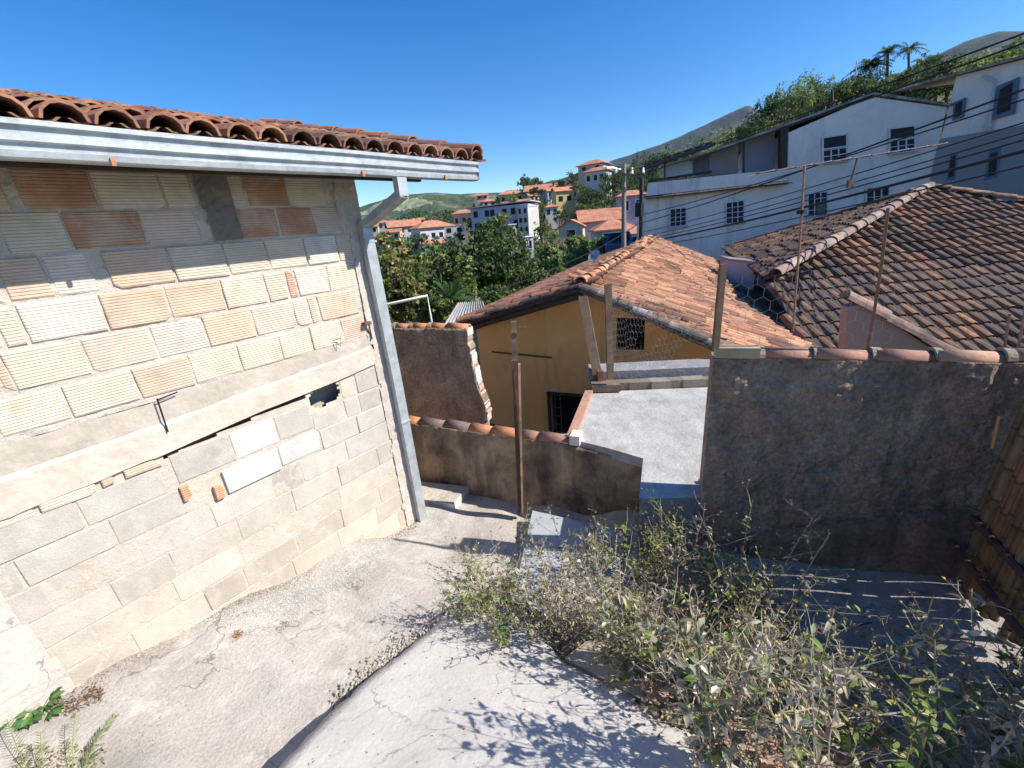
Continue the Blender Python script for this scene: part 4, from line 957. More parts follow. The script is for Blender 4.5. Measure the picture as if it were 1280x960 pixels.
# dark wooded crowns on the near hill behind the white houses
sky_trees=[(815,208,22,12,150,0),(845,200,20,10,150,1),(925,178,16,14,110,0),(945,160,18,16,108,1),(965,140,14,16,106,0),(985,130,16,20,106,2),(1003,124,14,22,105,2),(1022,122,14,20,104,1),(1040,124,12,16,104,2),(1010,150,26,14,98,0),(960,165,20,12,98,1),(1060,114,18,12,102,1),(1083,108,20,10,100,0),(1110,105,22,10,98,1),(1132,108,16,12,96,0),(1150,112,22,12,94,0),(1175,96,16,16,96,0),(1160,88,12,12,105,0),(1190,92,16,14,100,1),(1215,88,18,9,95,2),(1240,82,20,9,90,2),(770,225,14,12,120,0),(760,232,12,14,110,0),(740,245,14,10,105,0),(730,240,10,10,120,1),(715,225,12,9,160,0),(665,228,9,8,180,1),(655,226,8,8,182,0),(700,232,8,7,170,0),(620,262,10,8,150,0),(625,250,8,6,180,0),(590,262,7,5,200,1),(790,230,16,16,90,0),(900,186,18,8,110,2),(780,250,12,14,80,1),(875,196,14,8,120,1),(676,262,9,10,110,1),(640,250,8,8,150,2),(1270,68,16,10,90,1),(500,303,12,9,100,2),(520,300,9,7,120,1),(590,280,9,7,110,0),(604,266,9,6,150,1),(660,270,10,8,105,0),(678,285,11,9,80,1),(690,300,11,9,55,2),(722,265,10,9,95,0),(733,258,10,8,98,1),(650,305,10,8,60,1),(632,270,9,6,90,2),(480,295,10,7,110,1),(572,296,7,6,100,0),(668,240,8,5,160,0),(700,272,9,8,90,0),(745,262,10,9,70,1),(715,285,10,7,70,0),(540,316,12,8,85,1),(468,304,9,8,90,0)]
for i,(px,py,rx,ry,D,k) in enumerate(sky_trees):
    pal=(G_DARK,G_MID,G_BRT)[k]
    bl=blobs_px([(px+random.uniform(-.5,.5)*rx,py+random.uniform(-.3,.4)*ry,rx*random.uniform(.55,.85),ry*random.uniform(.6,.95)) for _ in range(5)]+[(px,py,rx*.6,ry*.6)],D,1.0)
    tree('hill_tree',('dark dense tree on the wooded hillside','mid green tree on the wooded hillside','light green feathery tree on the wooded hillside')[k],gp_(px,py+ry,D),bl,1900 if rx>12 else 700,D*.0042,pal,D*.0025,'trees on the wooded hillside',limbs=3,up_=.5)
# bare grey tree in the middle
def bare_tree(name,label,base,h,spread,r,seed,cat='tree',depth=5,col=(2.4,2.2,2.1),group=None):
    rd_=random.Random(seed); t=thing(name,label,cat,tuple(base),group); mb=MB()
    def br(p,d,l,r_,k):
        q=p+d*l; m_=p.lerp(q,.5)+Vector((rd_.uniform(-1,1),rd_.uniform(-1,1),rd_.uniform(-.5,.5)))*l*.08
        mb.tube([p,m_,q],r_,5 if k>2 else 3,0,col,r_*.65,cap=False)
        if k==0: return
        for i in range(rd_.choice((2,3,3))):
            dd_=(d+Vector((rd_.uniform(-1,1),rd_.uniform(-1,1),rd_.uniform(-.15,.7)))*spread).normalized(); br(p.lerp(q,rd_.uniform(.55,1)),dd_,l*rd_.uniform(.6,.82),r_*.62,k-1)
    br(Vector(base),Vector((0,0,1)),h*.3,r,depth); mb.build('branches',Mt['bark'],t); return t
bare_tree('bare_tree','tall leafless grey tree standing before the lavender building',gp_(700,325,46),7.5,.8,.13,3,depth=6)
bare_tree('bare_tree','slim leafless tree right of the big round tree',gp_(655,350,30),4.6,.7,.07,8)
bare_tree('bare_tree','smaller leafless tree left of the yellow gabled cottage',gp_(672,318,50),6,.8,.09,12,depth=6)
# scrub over the hillside, one mass nobody could count
def scrub(n,reg,dmin,sz,pal,name,thr=-.1,zl=.0):
    P=[];ids=[];S_=[]
    (a0,a1),(d0,d1)=reg; tries=0
    while len(P)<n and tries<n*6:
        tries+=1
        a=random.uniform(a0,a1); D=math.exp(random.uniform(math.log(d0),math.log(d1)))
        if D>D1(a): continue
        x=math.sin(R(a))*D; y=math.cos(R(a))*D; v=mn.noise(Vector((x/(D*.06),y/(D*.06),0)))
        if v<thr: continue
        h=(v-thr)*D*.035+zl; z=gnd(a,D)+random.uniform(0,1)**.6*h
        P.append((x,y,z)); ids.append(int(x/(D*.03))*131+int(y/(D*.03))*17); S_.append(sz*D*random.uniform(.6,1.3))
    P=np.array(P); o=leafmesh(name,P,np.array(S_),leafcols(np.array(ids),pal,.3),Mt['leaf'],up_=.8); return stuff(o)
scrub(30000,((-24,16),(22,60)),22,.0085,G_BRT+G_MID+[(.16,.15,.08)],'bank_vines',-.35,.25)
scrub(26000,((-26,20),(55,225)),55,.006,G_MID+G_DARK+G_DRY,'hillside_scrub',-.05,.3)
scrub(16000,((16,56),(30,165)),30,.0065,G_MID+G_DARK+G_BRT,'woodland_scrub',-.3,.5)
# ================================================================== far houses
def far_house(name,label,px,py,wpx,hpx,D,wall,roof,kind='gable',rot=None,depth=None,wins=3,rows_=1,ov=.25,rh=.25,rcol=None,wincol=(1,1,1)):
    """px,py: middle of the wall foot; wpx/hpx: size of the front in pixels at distance D"""
    a,_=azt(px,py); c=at(px,py,D); m_=D/(F*.95); W=wpx*m_; H=hpx*m_; dp=depth or W*.7
    al=R(a if rot is None else rot); u=Vector((math.cos(al),-math.sin(al),0)); v=Vector((math.sin(al),math.cos(al),0)); Z=Vector((0,0,1))
    t=thing(name,label,'house',tuple(c),'houses on the far hillside' if name=='hillside_house' else None)
    P=lambda x,y,z: c+u*x+v*y+Z*z
    mb=MB(); mb.hexa([P(-W/2,0,-3),P(W/2,0,-3),P(W/2,dp,-3),P(-W/2,dp,-3),P(-W/2,0,H),P(W/2,0,H),P(W/2,dp,H),P(-W/2,dp,H)],0,wall)
    R_=rh*min(W,dp)
    if kind=='gable_front': 
        for y in (0,dp): mb.add([P(-W/2,y,H),P(W/2,y,H),P(0,y,H+R_)],[(0,1,2)],0,wall)
    if kind=='gable':
        for x in (-W/2,W/2): mb.add([P(x,0,H),P(x,dp,H),P(x,dp/2,H+R_)],[(0,1,2)],0,wall)
    mb.build('wall',Mt['paint'],t)
    mb=MB(); o=ov*m_*10
    o=min(.6,W*.08); th_=.12
    def slabp(pts):
        n=len(pts); up2=[p+Z*th_ for p in pts]; mb.add(pts+up2,[tuple(range(n))[::-1],tuple(range(n,2*n))]+[(i,(i+1)%n,n+(i+1)%n,n+i) for i in range(n)],0,rcol or (1,1,1))
    k=o*R_/(dp/2) if kind!='gable_front' else o*R_/(W/2)
    if kind=='hip':
        e=min(W,dp)/2*.9; A=[P(-W/2-o,-o,H-.02),P(W/2+o,-o,H-.02),P(W/2+o,dp+o,H-.02),P(-W/2-o,dp+o,H-.02)]; r1,r2=P(-W/2+e,dp/2,H+R_),P(W/2-e,dp/2,H+R_)
        slabp([A[0],A[1],r2,r1]); slabp([A[1],A[2],r2]); slabp([A[2],A[3],r1,r2]); slabp([A[3],A[0],r1])
    elif kind=='gable':
        slabp([P(-W/2-o,-o,H-k),P(W/2+o,-o,H-k),P(W/2+o,dp/2,H+R_),P(-W/2-o,dp/2,H+R_)]); slabp([P(-W/2-o,dp/2,H+R_),P(W/2+o,dp/2,H+R_),P(W/2+o,dp+o,H-k),P(-W/2-o,dp+o,H-k)])
    elif kind=='gable_front':
        slabp([P(-W/2-o,-o,H-k),P(0,-o,H+R_),P(0,dp+o,H+R_),P(-W/2-o,dp+o,H-k)]); slabp([P(0,-o,H+R_),P(W/2+o,-o,H-k),P(W/2+o,dp+o,H-k),P(0,dp+o,H+R_)])
    elif kind=='shed': slabp([P(-W/2-o,-o,H+.05),P(W/2+o,-o,H+R_*.8),P(W/2+o,dp,H+R_*.8),P(-W/2-o,dp,H+.05)])
    else: slabp([P(-W/2-.1,-.1,H),P(W/2+.1,-.1,H),P(W/2+.1,dp+.1,H),P(-W/2-.1,dp+.1,H)])
    mb.build('roof',Mt['farroof'] if roof=='tile' else Mt['paint'],t)
    for r_ in range(rows_):
        for i in range(wins):
            x=-W/2+W*(i+.5)/wins+random.uniform(-.04,.04)*W; z=H*(1-(r_+.5)/max(1,rows_)) ; ww=min(.55,W/wins*.22); wh=min(.6,H/rows_*.27)
            mb=MB(); mb.box(P(x,-.03,z),u*ww,v*.03,Z*wh,0,wincol); wo=mb.build('window',Mt['glass'],t)
            if D<75: 
                mb=MB(); 
                for sx in (-1,1): mb.box(P(x+sx*(ww+.05),-.05,z),u*.05,v*.05,Z*(wh+.1),0,(.7,.7,.7))
                for sz in (-1,1): mb.box(P(x,-.05,z+sz*(wh+.05)),u*ww,v*.05,Z*.05,0,(.7,.7,.7))
                mb.build('frame',Mt['paint'],wo)
    return t
Mt['farroof']=mat('far_tile_roof',(.46,.20,.12),.9,.8,.3,.6,3,bdist=.05,fine=.3,stain=((.25,.14,.10),.6,.5,.7,.6))
Wt=(.52,.50,.47); Cr=(.48,.42,.34); Lv=(.42,.40,.50); Yw=(.62,.44,.20); Pk=(.55,.40,.34)
fh=lambda *a,**k: far_house('hillside_house',*a,**k)
fh('white house with wide orange hip roof beside the lavender building',548,303,40,16,118,(.58,.54,.55),'tile','hip',-30,wins=4)
fh('small white two storey annex right of the wide orange hip roof',571,313,22,26,112,Wt,'flat','flat',-5,depth=5,wins=2,rows_=3,rcol=(.5,.47,.45))
fh('lean-to with an orange roof below the white hip roofed house',545,315,26,8,108,Wt,'tile','gable',-30,depth=4,wins=0)
fh('long low white house with an orange roof at the left of the valley',508,293,34,9,150,Wt,'tile','gable',-20,wins=4)
fh('large lavender building with a pale sloping flat roof',626,288,66,25,95,Lv,'flat','shed',15,depth=12,wins=6,rows_=2,rh=.05,rcol=(.62,.57,.52))
fh('white end block right of the lavender building',655,292,13,28,92,Wt,'flat','flat',30,depth=5,wins=2,rows_=3,rcol=(.6,.6,.6))
fh('brown house with balconies left of the lavender building',580,284,22,14,125,(.45,.33,.26),'tile','hip',5,wins=3)
fh('salmon house with an orange roof high behind the lavender building',640,254,26,9,170,Pk,'tile','hip',0,wins=3)
fh('long house with a brown roof on the middle ridge',676,245,34,6,165,(.5,.44,.42),'tile','gable',10,wins=3)
fh('bright yellow house on the slope beneath dark trees',707,258,21,16,120,Yw,'tile','gable',-12,wins=2)
fh('big white house with stacked orange roofs, highest on the slope',744,230,24,12,120,Wt,'tile','hip',35,wins=3,rows_=1)
fh('upper storey house with a broad orange roof behind the white one',738,214,28,6,130,Pk,'tile','hip',35,wins=2)
fh('pink house with a long bright orange roof beside the utility pole',752,287,44,10,58,(.55,.42,.42),'tile','gable',5,depth=5,wins=0)
fh('pinkish house with brown tiled hip roof just left of the utility pole',770,303,42,13,46,(.52,.40,.36),'tile','hip',5,depth=5,wins=2)
fh('small cream cottage with its gable to the right of the bare trees',714,300,26,14,56,Cr,'tile','gable_front',20,depth=5,wins=1)
fh('mauve walled house behind the utility pole',790,268,30,18,62,(.40,.33,.38),'tile','hip',10,wins=2)
fh('white shack with an orange roof low behind the utility pole',795,305,22,10,42,Wt,'tile','gable',10,wins=1,depth=3)
for k,(px,py,wp,hp,D,wc,rt_) in enumerate([(465,292,14,7,160,Cr,'gable'),(480,286,12,6,175,Wt,'hip'),(492,300,16,8,130,Cr,'gable'),(475,305,14,7,120,(.5,.46,.42),'hip'),(525,281,12,5,190,Wt,'gable'),(598,270,10,5,190,(.6,.5,.42),'hip'),(612,258,14,5,205,Pk,'hip'),(655,262,14,8,130,Wt,'gable'),(690,270,14,9,110,Wt,'hip'),(668,252,12,6,150,Cr,'gable'),(722,247,14,8,130,Wt,'hip'),(690,246,10,6,160,Wt,'gable'),(603,249,12,4,208,(.55,.35,.3),'gable'),(640,300,12,16,80,Wt,'flat'),(660,315,14,16,60,Wt,'flat'),(452,300,12,7,140,Wt,'hip')]):
    fh('small %s house in the valley, %s'%(('cream','white','cream','grey','white','tan','salmon','white','white','cream','white','white','salmon','white','white','white')[k],('far left under the hill','second from the left','near the yellow green tree','low at the left','behind the long low house','under the far ridge','on the middle ridge left of the salmon roof','above the lavender building','behind the bare tree','between the bare tree and the ridge','under the highest white house','right of the long brown roof','on the skyline','between round tree and bare tree','at the foot of the bare tree','at the left edge by the downspout')[k]),px,py,wp,hp,D,wc,'tile' if rt_!='flat' else 'flat',rt_,random.uniform(-30,30),wins=2)
# ================================================================== the big white house
class Facade:
    def __init__(s,p0,az): s.p0=V2(p0.x,p0.y); s.d=Vector((math.sin(R(az)),math.cos(R(az)),0)); s.n=Vector((s.d.y,-s.d.x,0)); s.n=-s.n if s.n.dot(-s.p0)<0 else s.n
    def __call__(s,px,py,o=0):
        r=Vector(ray(px,py)); k=(s.p0+s.n*o).dot(s.n)/r.dot(s.n); return r*k
    def panel(s,mb,pxs,o0,o1,mi=0,col=(1,1,1)):   # polygon in the facade, extruded from depth o0 to o1
        a=[s(*p) for p in pxs]; n=len(a); A=[p+s.n*o0 for p in a]; B=[p+s.n*o1 for p in a]
        mb.add(A+B,[tuple(range(n)),tuple(range(n,2*n))]+[(i,(i+1)%n,n+(i+1)%n,n+i) for i in range(n)],mi,col)
WAZ=104
fW=Facade(at(808,250,25),WAZ)
wh_=thing('white_house','big whitewashed gabled house with sash windows and a tiled ledge','house',tuple(at(1000,300,30)))
WC=(.80,.71,.64)
def down(p,z=-9): return Vector((p.x,p.y,z))
mb=MB()
def wallpoly(pts,col=WC,o=0,back=.5):
    P=[p+fW.n*o for p in pts]; n=len(P); Q=[p-fW.n*(back+o) for p in P]
    mb.add(P+Q,[tuple(range(n)),tuple(range(n,2*n))]+[(i,(i+1)%n,n+(i+1)%n,n+i) for i in range(n)],0,col)
L0=fW(808,246);L1=fW(984,227); R0=fW(1184,134); PK_=fW(1090,121); LT=fW(985,166)
wallpoly([down(L0),L0,L1,down(L1)],back=8)
wallpoly([down(L1),L1,LT,PK_,R0,down(R0)],back=9)
mb.build('wall',Mt['whitewash'],wh_)
mb=MB(); fW.panel(mb,[(808,245),(984,226),(984,212),(932,216),(810,229)],.05,-.15,0,(.80,.72,.66)); mb.build('parapet',Mt['whitewash'],wh_)
mb=MB(); a,b_=fW(804,249),fW(986,229); ridge_n=60
for i in range(ridge_n):
    p=a.lerp(b_,(i+.5)/ridge_n); half_tile(mb,p+fW.n*.35+Vector((0,0,-.05)),p+Vector((0,0,.06)),fW.d,Vector((0,0,1)),.10,.09,random.choice([(.10,.08,.07),(.07,.06,.055),(.14,.10,.08)]),n=5)
mb.build('tiled_ledge',Mt['oldtile'],wh_)
mb=MB(); fW.panel(mb,[(831,221),(831,203),(870,192),(870,217)],-1.0,-1.1,0,(.55,.56,.60)); fW.panel(mb,[(892,217),(892,188),(930,176),(930,214)],-1.0,-1.1,0,(.30,.26,.27)); fW.panel(mb,[(935,214),(935,174),(978,160),(978,210)],-1.0,-1.1,0,(.27,.28,.36)); fW.panel(mb,[(870,217),(870,194),(892,186),(892,216)],-1.05,-1.15,0,(.16,.15,.18)); mb.build('shutter',Mt['paint'],wh_)
for nm_,pxs_,o1_ in (('terrace_post',[(976,213),(976,158),(986,155),(986,211)],-.4),('terrace_post',[(830,222),(830,194),(832,194),(832,221)],-.1),('terrace_post',[(929,222),(929,176),(931,175),(931,221)],-.1),('terrace_rail',[(810,228),(810,225),(890,213),(890,216)],-.08)):
    mb=MB(); fW.panel(mb,pxs_,0,o1_); mb.build(nm_,Mt['darkwood'],wh_)
# roof sheets: over the gable and over the terrace
mb=MB()
def roofstrip(p,q,o,back,th_,col=(1,1,1)):
    a,b_=fW(*p),fW(*q); mb.hexa([a+fW.n*o,b_+fW.n*o,b_-fW.n*back,a-fW.n*back,a+fW.n*o+Vector((0,0,th_)),b_+fW.n*o+Vector((0,0,th_)),b_-fW.n*back+Vector((0,0,th_)),a-fW.n*back+Vector((0,0,th_))],0,col)
roofstrip((866,199),(1090,119),.12,9,.09,(.35,.33,.32)); roofstrip((1090,119),(1194,134),.12,9,.09,(.35,.33,.32))
mb.build('roof',Mt['oldtile'],wh_)
mb=MB(); roofstrip((808,206),(890,178),.2,3,.06,(.28,.27,.27))
for i in range(6): roofstrip((812+i*13,209-i*4.6),(815+i*13,208-i*4.6),.25,3.2,.14,(1.0,1,1))
roofstrip((806,212),(892,183),.3,.2,.16,(.25,.2,.2))
mb.build('terrace_roof',Mt['fibre'],wh_)
def sash(pxs,open_=False,nx_=3,ny_=4,lab=None):
    x0,x1,yt0,yt1,yb0,yb1=pxs   # left, right, top left/right y, bottom left/right y
    mb=MB(); fW.panel(mb,[(x0,yb0),(x0,yt0),(x1,yt1),(x1,yb1)],.03,-.1); w0=mb.build('window',Mt['glass'],wh_)
    mb=MB(); 
    P=lambda f,g: (x0+(x1-x0)*f,(yt0+(yt1-yt0)*f)*(1-g)+(yb0+(yb1-yb0)*f)*g)
    def bar(f0,g0,f1,g1): fW.panel(mb,[P(f0,g1),P(f0,g0),P(f1,g0),P(f1,g1)],.07,.03,0,(.62,.62,.66))
    bar(-.08,-.06,0,1.06); bar(1,-.06,1.08,1.06); bar(0,-.06,1,0); bar(0,1,1,1.06)
    g0=.45 if open_ else 0
    for i in range(1,nx_): bar(i/nx_-.025,g0,i/nx_+.025,1)
    for i in range(0,ny_):
        g=i/ny_
        if g>=g0-.01 and g>0: bar(0,g-.015,1,g+.015)
    if open_: bar(0,.42,1,.47)
    mb.build('frame',Mt['paint'],w0)
sash((838,857,262,260,283,281)); sash((908,929,254,251,279,277)); sash((1010,1033,243,240,270,268)); sash((1083,1110,236,233,258,256),ny_=2)
sash((1029,1057,173,169,204,200),True); sash((1112,1142,162,158,192,188),True)
mb=MB(); fW.panel(mb,[(1020,270),(1020,256),(1031,254),(1031,269)],.08,.05,0,(.12,.16,.12)); mb.build('shutter',Mt['paint'],wh_)
# second white house on the right
fR=Facade(fW(1186,140),158)
rh_=thing('white_house','tall whitewashed house with blue window frames at the right edge','house',tuple(at(1230,235,22)))
mb=MB(); pts=[fR(1186,134),fR(1300,52)]; a,b_=pts[0],pts[1]
e0=Vector((a.x,a.y,a.z+.9)); 
def rq(p,q,z0,z1,o,col):
    A=p+fR.n*o; B=q+fR.n*o; C=p-fR.n*7; D_=q-fR.n*7
    mb.hexa([Vector((A.x,A.y,z0)),Vector((B.x,B.y,z0)),Vector((D_.x,D_.y,z0)),Vector((C.x,C.y,z0)),Vector((A.x,A.y,z1)),Vector((B.x,B.y,z1)),Vector((D_.x,D_.y,z1)),Vector((C.x,C.y,z1))],0,col)
zE=fR(1240,84).z; zB=fR(1240,163).z; far_=a-fR.d*2.2; near_=a+fR.d*14
if (near_-a).dot(-a)<0: far_,near_=a+fR.d*2.2,a-fR.d*14
rq(a,near_,zB,zE,0,(.82,.73,.67)); rq(a,near_,-9,zB-.005,.12,(.30,.27,.27)); mb.build('wall',Mt['whitewash'],rh_)
mb=MB(); A=far_+fR.n*.3; B=near_+fR.n*.3; mb.hexa([Vector((A.x,A.y,zE)),Vector((B.x,B.y,zE)),Vector((B.x,B.y,zE+.5))-fR.n*5,Vector((A.x,A.y,zE+.5))-fR.n*5,Vector((A.x,A.y,zE+.09)),Vector((B.x,B.y,zE+.09)),Vector((B.x,B.y,zE+.6))-fR.n*5,Vector((A.x,A.y,zE+.6))-fR.n*5],0,(.35,.28,.25))
mb.build('roof',Mt['oldtile'],rh_)
for pxs in (((1239,150),(1248,108),(1276,96),(1270,142)),((1192,151),(1194,128),(1209,122),(1206,146)),((1232,226),(1238,188),(1254,184),(1249,222)),((1184,226),(1190,192),(1200,189),(1196,224))):
    mb=MB(); fR.panel(mb,pxs,.13,.05,0,(.13,.17,.24)); fm=mb.build('frame',Mt['paint'],rh_)
    c=(sum(p[0] for p in pxs)/4,sum(p[1] for p in pxs)/4); mb=MB(); fR.panel(mb,[(c[0]+(p[0]-c[0])*.55,c[1]+(p[1]-c[1])*.75) for p in pxs],.16,.04); mb.build('window',Mt['glass'],fm)
mb=MB()
for pa,pb in (((1228,95),(1243,102)),((1243,102),(1236,160))): mb.tube([fR(*pa,.15),fR(*pb,.15)],.06,6,0,(.55,.5,.5))
mb.build('drainpipe',Mt['paint'],rh_)
for x0,x1,y0,y1 in ((838,857,283,281),(908,929,279,277),(1010,1033,270,268),(1083,1110,258,256),(1029,1057,204,200),(1112,1142,192,188)):
    mb=MB(); fW.panel(mb,[(x0-3,y0+2.4),(x0-3,y0+.6),(x1+3,y1+.6),(x1+3,y1+2.4)],.16,.0,0,(.42,.40,.40)); mb.build('sill',Mt['paint'],wh_)
# ================================================================== old hipped roof house
hh=thing('old_tiled_house','house with a big sagging hipped roof of blackened old tiles, right of the yellow house','house',(6,8,-3))
HS=1.45; K=Vector((3.93,6.18,-1.0))*HS; PKh=Vector((7.98,8.35,.02))*HS; Q=Vector((6.13,11.9,-1.0))*HS
mb=MB()
def tri_in(poly):
    def f(x,y):
        c=False;j=len(poly)-1
        for i in range(len(poly)):
            (ax,ay),(bx,by)=poly[i],poly[j]
            if (ay>y)!=(by>y) and x<(bx-ax)*(y-ay)/(by-ay)+ax: c=not c
            j=i
        return c
    return f
# front plane: down towards -y, slope .47
slp=.47; Y3=3.0*HS; O=Vector((1.2*HS,Y3,K.z-slp*(K.y-Y3))); v3=Vector((0,1,slp)).normalized()
polyF=[(2.2*HS,3.0*HS),(3.0*HS,3.0*HS),(K.x,K.y),(PKh.x,PKh.y),(9.6*HS,7.2*HS),(11.5*HS,5.0*HS),(12*HS,3.0*HS)]
ln_=math.sqrt(1+slp*slp)
insF=tri_in([(x-O.x,(y-O.y)*ln_) for x,y in polyF[1:]])
tile_plane(mb,O,Vector((1,0,0)),Vector((0,1,0)),slp,10.6*HS,5.6*HS,lambda u,v:insF(u,v-.15),[tuple(c*.8 for c in q) for q in TOLD],pw=.25,tl=.36,r=.110,deep=.22,stag=.35,colmix=.45,jit=.014,sag=lambda u,v:-.13*math.sin(min(1,v/8.4)*math.pi)+.02*mn.noise(Vector((u*.6,v*.6,2))))
# left plane
du=(Q-K); du.z=0; Lq=du.length; du.normalize(); dl=Vector((du.y,-du.x,0)); sl2=(PKh.z-K.z)/((PKh-K).dot(dl)); ln2=math.sqrt(1+sl2*sl2)
pu=(PKh-K).dot(du); pvv=(PKh-K).dot(dl)
insL=tri_in([(0,0),(Lq,0),(pu,pvv*ln2)])
OK_=K-dl*.0
tile_plane(mb,OK_-dl*.15-Vector((0,0,.15*sl2)),du,dl,sl2,Lq,pvv+.3,lambda u,v:insL(u,v-.12) or v<.2,[(.17,.095,.07),(.21,.12,.08),(.14,.088,.068),(.30,.16,.09),(.12,.08,.065)],pw=.24,tl=.36,r=.094,jit=.014)
ridge_tiles(mb,K+Vector((0,0,.06)),PKh+Vector((0,0,.08)),[(.36,.25,.20),(.42,.31,.25),(.30,.21,.17),(.38,.28,.24)],tl=.42,r=.14,lift=.02)
ridge_tiles(mb,Q,PKh+Vector((0,0,.06)),TILE,tl=.4,r=.1,lift=.02)
ridge_tiles(mb,Vector((9.6*HS,7.2*HS,PKh.z-slp*1.15*HS+.06)),PKh+Vector((0,0,.08)),[(.46,.23,.12),(.5,.27,.15)],tl=.4,r=.1,lift=.02)
mb.build('tile_roof',Mt['oldtile'],hh)
mb=MB()
zf=lambda y: K.z-slp*(K.y-y)-.07
def under(pts): mb.poly(pts,0,(1,1,1)); 
under([Vector((3.02*HS,Y3,zf(Y3))),Vector((K.x,K.y,zf(K.y))),Vector((PKh.x,PKh.y,PKh.z-.07)),Vector((9.6*HS,7.2*HS,zf(7.2*HS))),Vector((11.5*HS,5*HS,zf(5*HS))),Vector((12*HS,Y3,zf(Y3)))])
under([K+Vector((0,0,-.07)),Q+Vector((0,0,-.07)),PKh+Vector((0,0,-.07))])
under([Q+Vector((0,0,-.07)),PKh+Vector((0,0,-.07)),Vector((13,9,-1.1))*HS])
for i in range(18):
    p=K+du*(i*Lq/18+.1); mb.box(p+dl*.3+Vector((0,0,-.12+.3*sl2)),dl*.36+Vector((0,0,.36*sl2)),du*.03,Vector((0,0,.04)))
mb.build('roof_timbers',Mt['darkwood'],hh)
mb=MB(); a=K+dl*.5+du*.7; b_=Q+dl*.5; mb.hexa([down(a,-9),down(b_,-9),down(b_+dl*.2,-9),down(a+dl*.2,-9),down(a,K.z-.02),down(b_,K.z-.02),down(b_+dl*.2,K.z-.02),down(a+dl*.2,K.z-.02)],0,(.42,.43,.52))
a=K+dl*.8-du*.1; b_=Vector((4.5*HS,3.2*HS,0)); s_=Vector((1,0,0)); mb.hexa([down(a,-7),down(b_,-7),down(b_+s_*.2,-7),down(a+s_*.2,-7),down(a,-2.6),down(b_,-4.4),down(b_+s_*.2,-4.4),down(a+s_*.2,-2.6)],0,(.42,.42,.44))
mb.build('wall',Mt['whitewash'],hh)
mb=MB(); c=K+dl*.48+du*1.7; mb.box(Vector((c.x,c.y,-2.9)),du*.35,dl*.03,Vector((0,0,.42)),0,(1,1,1)); wo=mb.build('window',Mt['glass'],hh)
mb=MB(); 
for k in (-1,0,1): mb.box(Vector((c.x,c.y,-2.9))+du*.36*k-dl*.02,du*.03,dl*.04,Vector((0,0,.45)),0,(.12,.15,.2))
for k in (-1,0,1): mb.box(Vector((c.x,c.y,-2.9+.44*k))-dl*.025,du*.38,dl*.04,Vector((0,0,.025)),0,(.12,.15,.2))
mb.build('frame',Mt['paint'],wo)
# white block between the two roofs
mb=MB(); a,b_=at(912,326,13.2),at(945,330,12.8); f_=Vector((.2,.9,0)); mb.hexa([down(a,-6),down(b_,-6),down(b_+f_,-6),down(a+f_,-6),a,b_,b_+f_,a+f_],0,(.5,.5,.54)); 
mb.box((a+b_)/2+f_*.5+Vector((0,0,.03)),(b_-a)*.55,f_*.56,Vector((0,0,.03)),0,(.3,.28,.28))
tag(mb.build('water_tank_block',Mt['whitewash']),'small whitewashed block squeezed between the orange roof and the old blackened roof','outbuilding')
# small pinkish gable wall with tiled verge just behind the dark wall
sg=thing('small_gable_wall','low pinkish wall with a sloping tiled top just behind the dark wall','wall',tuple(at(1110,437,4.4)))
fS=Facade(at(1060,430,6.3),100)
mb=MB(); fS.panel(mb,[(1054,470),(1060,384),(1078,380),(1190,452),(1190,470)],0,-.15,0,(.40,.24,.18)); mb.build('wall_body',Mt['paint'],sg)
mb=MB(); ridge_tiles(mb,fS(1192,448)-fS.n*.05,fS(1063,375)-fS.n*.05,[(.17,.11,.09),(.24,.15,.12),(.30,.19,.15)],tl=.45,r=.12,lift=-.0); mb.build('verge_tiles',Mt['oldtile'],sg)
# ================================================================== poles, wires, aerial
def cablew(p,q,r,lab,sag_=.0,cat='cable',group='overhead wires',nm='overhead_wire',col=(1,1,1),m_='cable'):
    mb=MB(); pts=[]
    for i in range(17):
        f=i/16; x=p.lerp(q,f); x.z-=sag_*4*f*(1-f); pts.append(x)
    mb.tube(pts,r,5,0,col); return tag(mb.build(nm,Mt[m_]),lab,cat,group)
up_=thing('utility_pole','grey concrete utility pole with a crossarm left of the big white house','pole',tuple(at(780,318,24)))
mb=MB(); mb.tube([at(780,330,24)-Vector((0,0,2)),at(780,205,24)],.15,10,0,(.5,.5,.5),.10); mb.build('shaft',Mt['beam'],up_)
mb=MB(); a,b_=at(768,216,24),at(806,222,23.5); mb.box((a+b_)/2,(b_-a)/2,Vector((0,.06,0)),Vector((0,0,.05)),0,(1.3,1.25,1.2)); a,b_=at(786,238,24),at(800,205,23.8); mb.tube([a,b_],.03); mb.build('crossarm',Mt['wood'],up_)
for px in (770,790,804):
    mb=MB(); p=at(px,214,23.9); mb.tube([p-Vector((0,0,.1)),p+Vector((0,0,.16))],.07,8,0,(3,3,3),.04); mb.build('insulator',Mt['wire'],up_)
mb=MB(); p=at(776,212,23.9); mb.tube([p,p+Vector((-.5,-.2,.1))],.03,6,0,(2,2,2)); mb.box(p+Vector((-.62,-.25,.1)),Vector((.2,.08,0)),Vector((-.03,.1,0)),Vector((0,0,.05)),0,(2,2,2)); mb.build('lamp_arm',Mt['wire'],up_)
dp_=thing('utility_pole','dark wooden service pole against the left corner of the big white house','pole',tuple(at(802,310,22)))
mb=MB(); mb.tube([at(802,325,22)-Vector((0,0,2)),at(802,222,22)],.12,8,0,(1,1,1),.1); mb.build('shaft',Mt['darkwood'],dp_)
mb=MB(); p=at(802,262,21.8); mb.tube([p-Vector((.1,0,.3)),p+Vector((-.1,0,.3))],.2,8); mb.build('terminal_box',Mt['cable'],dp_)
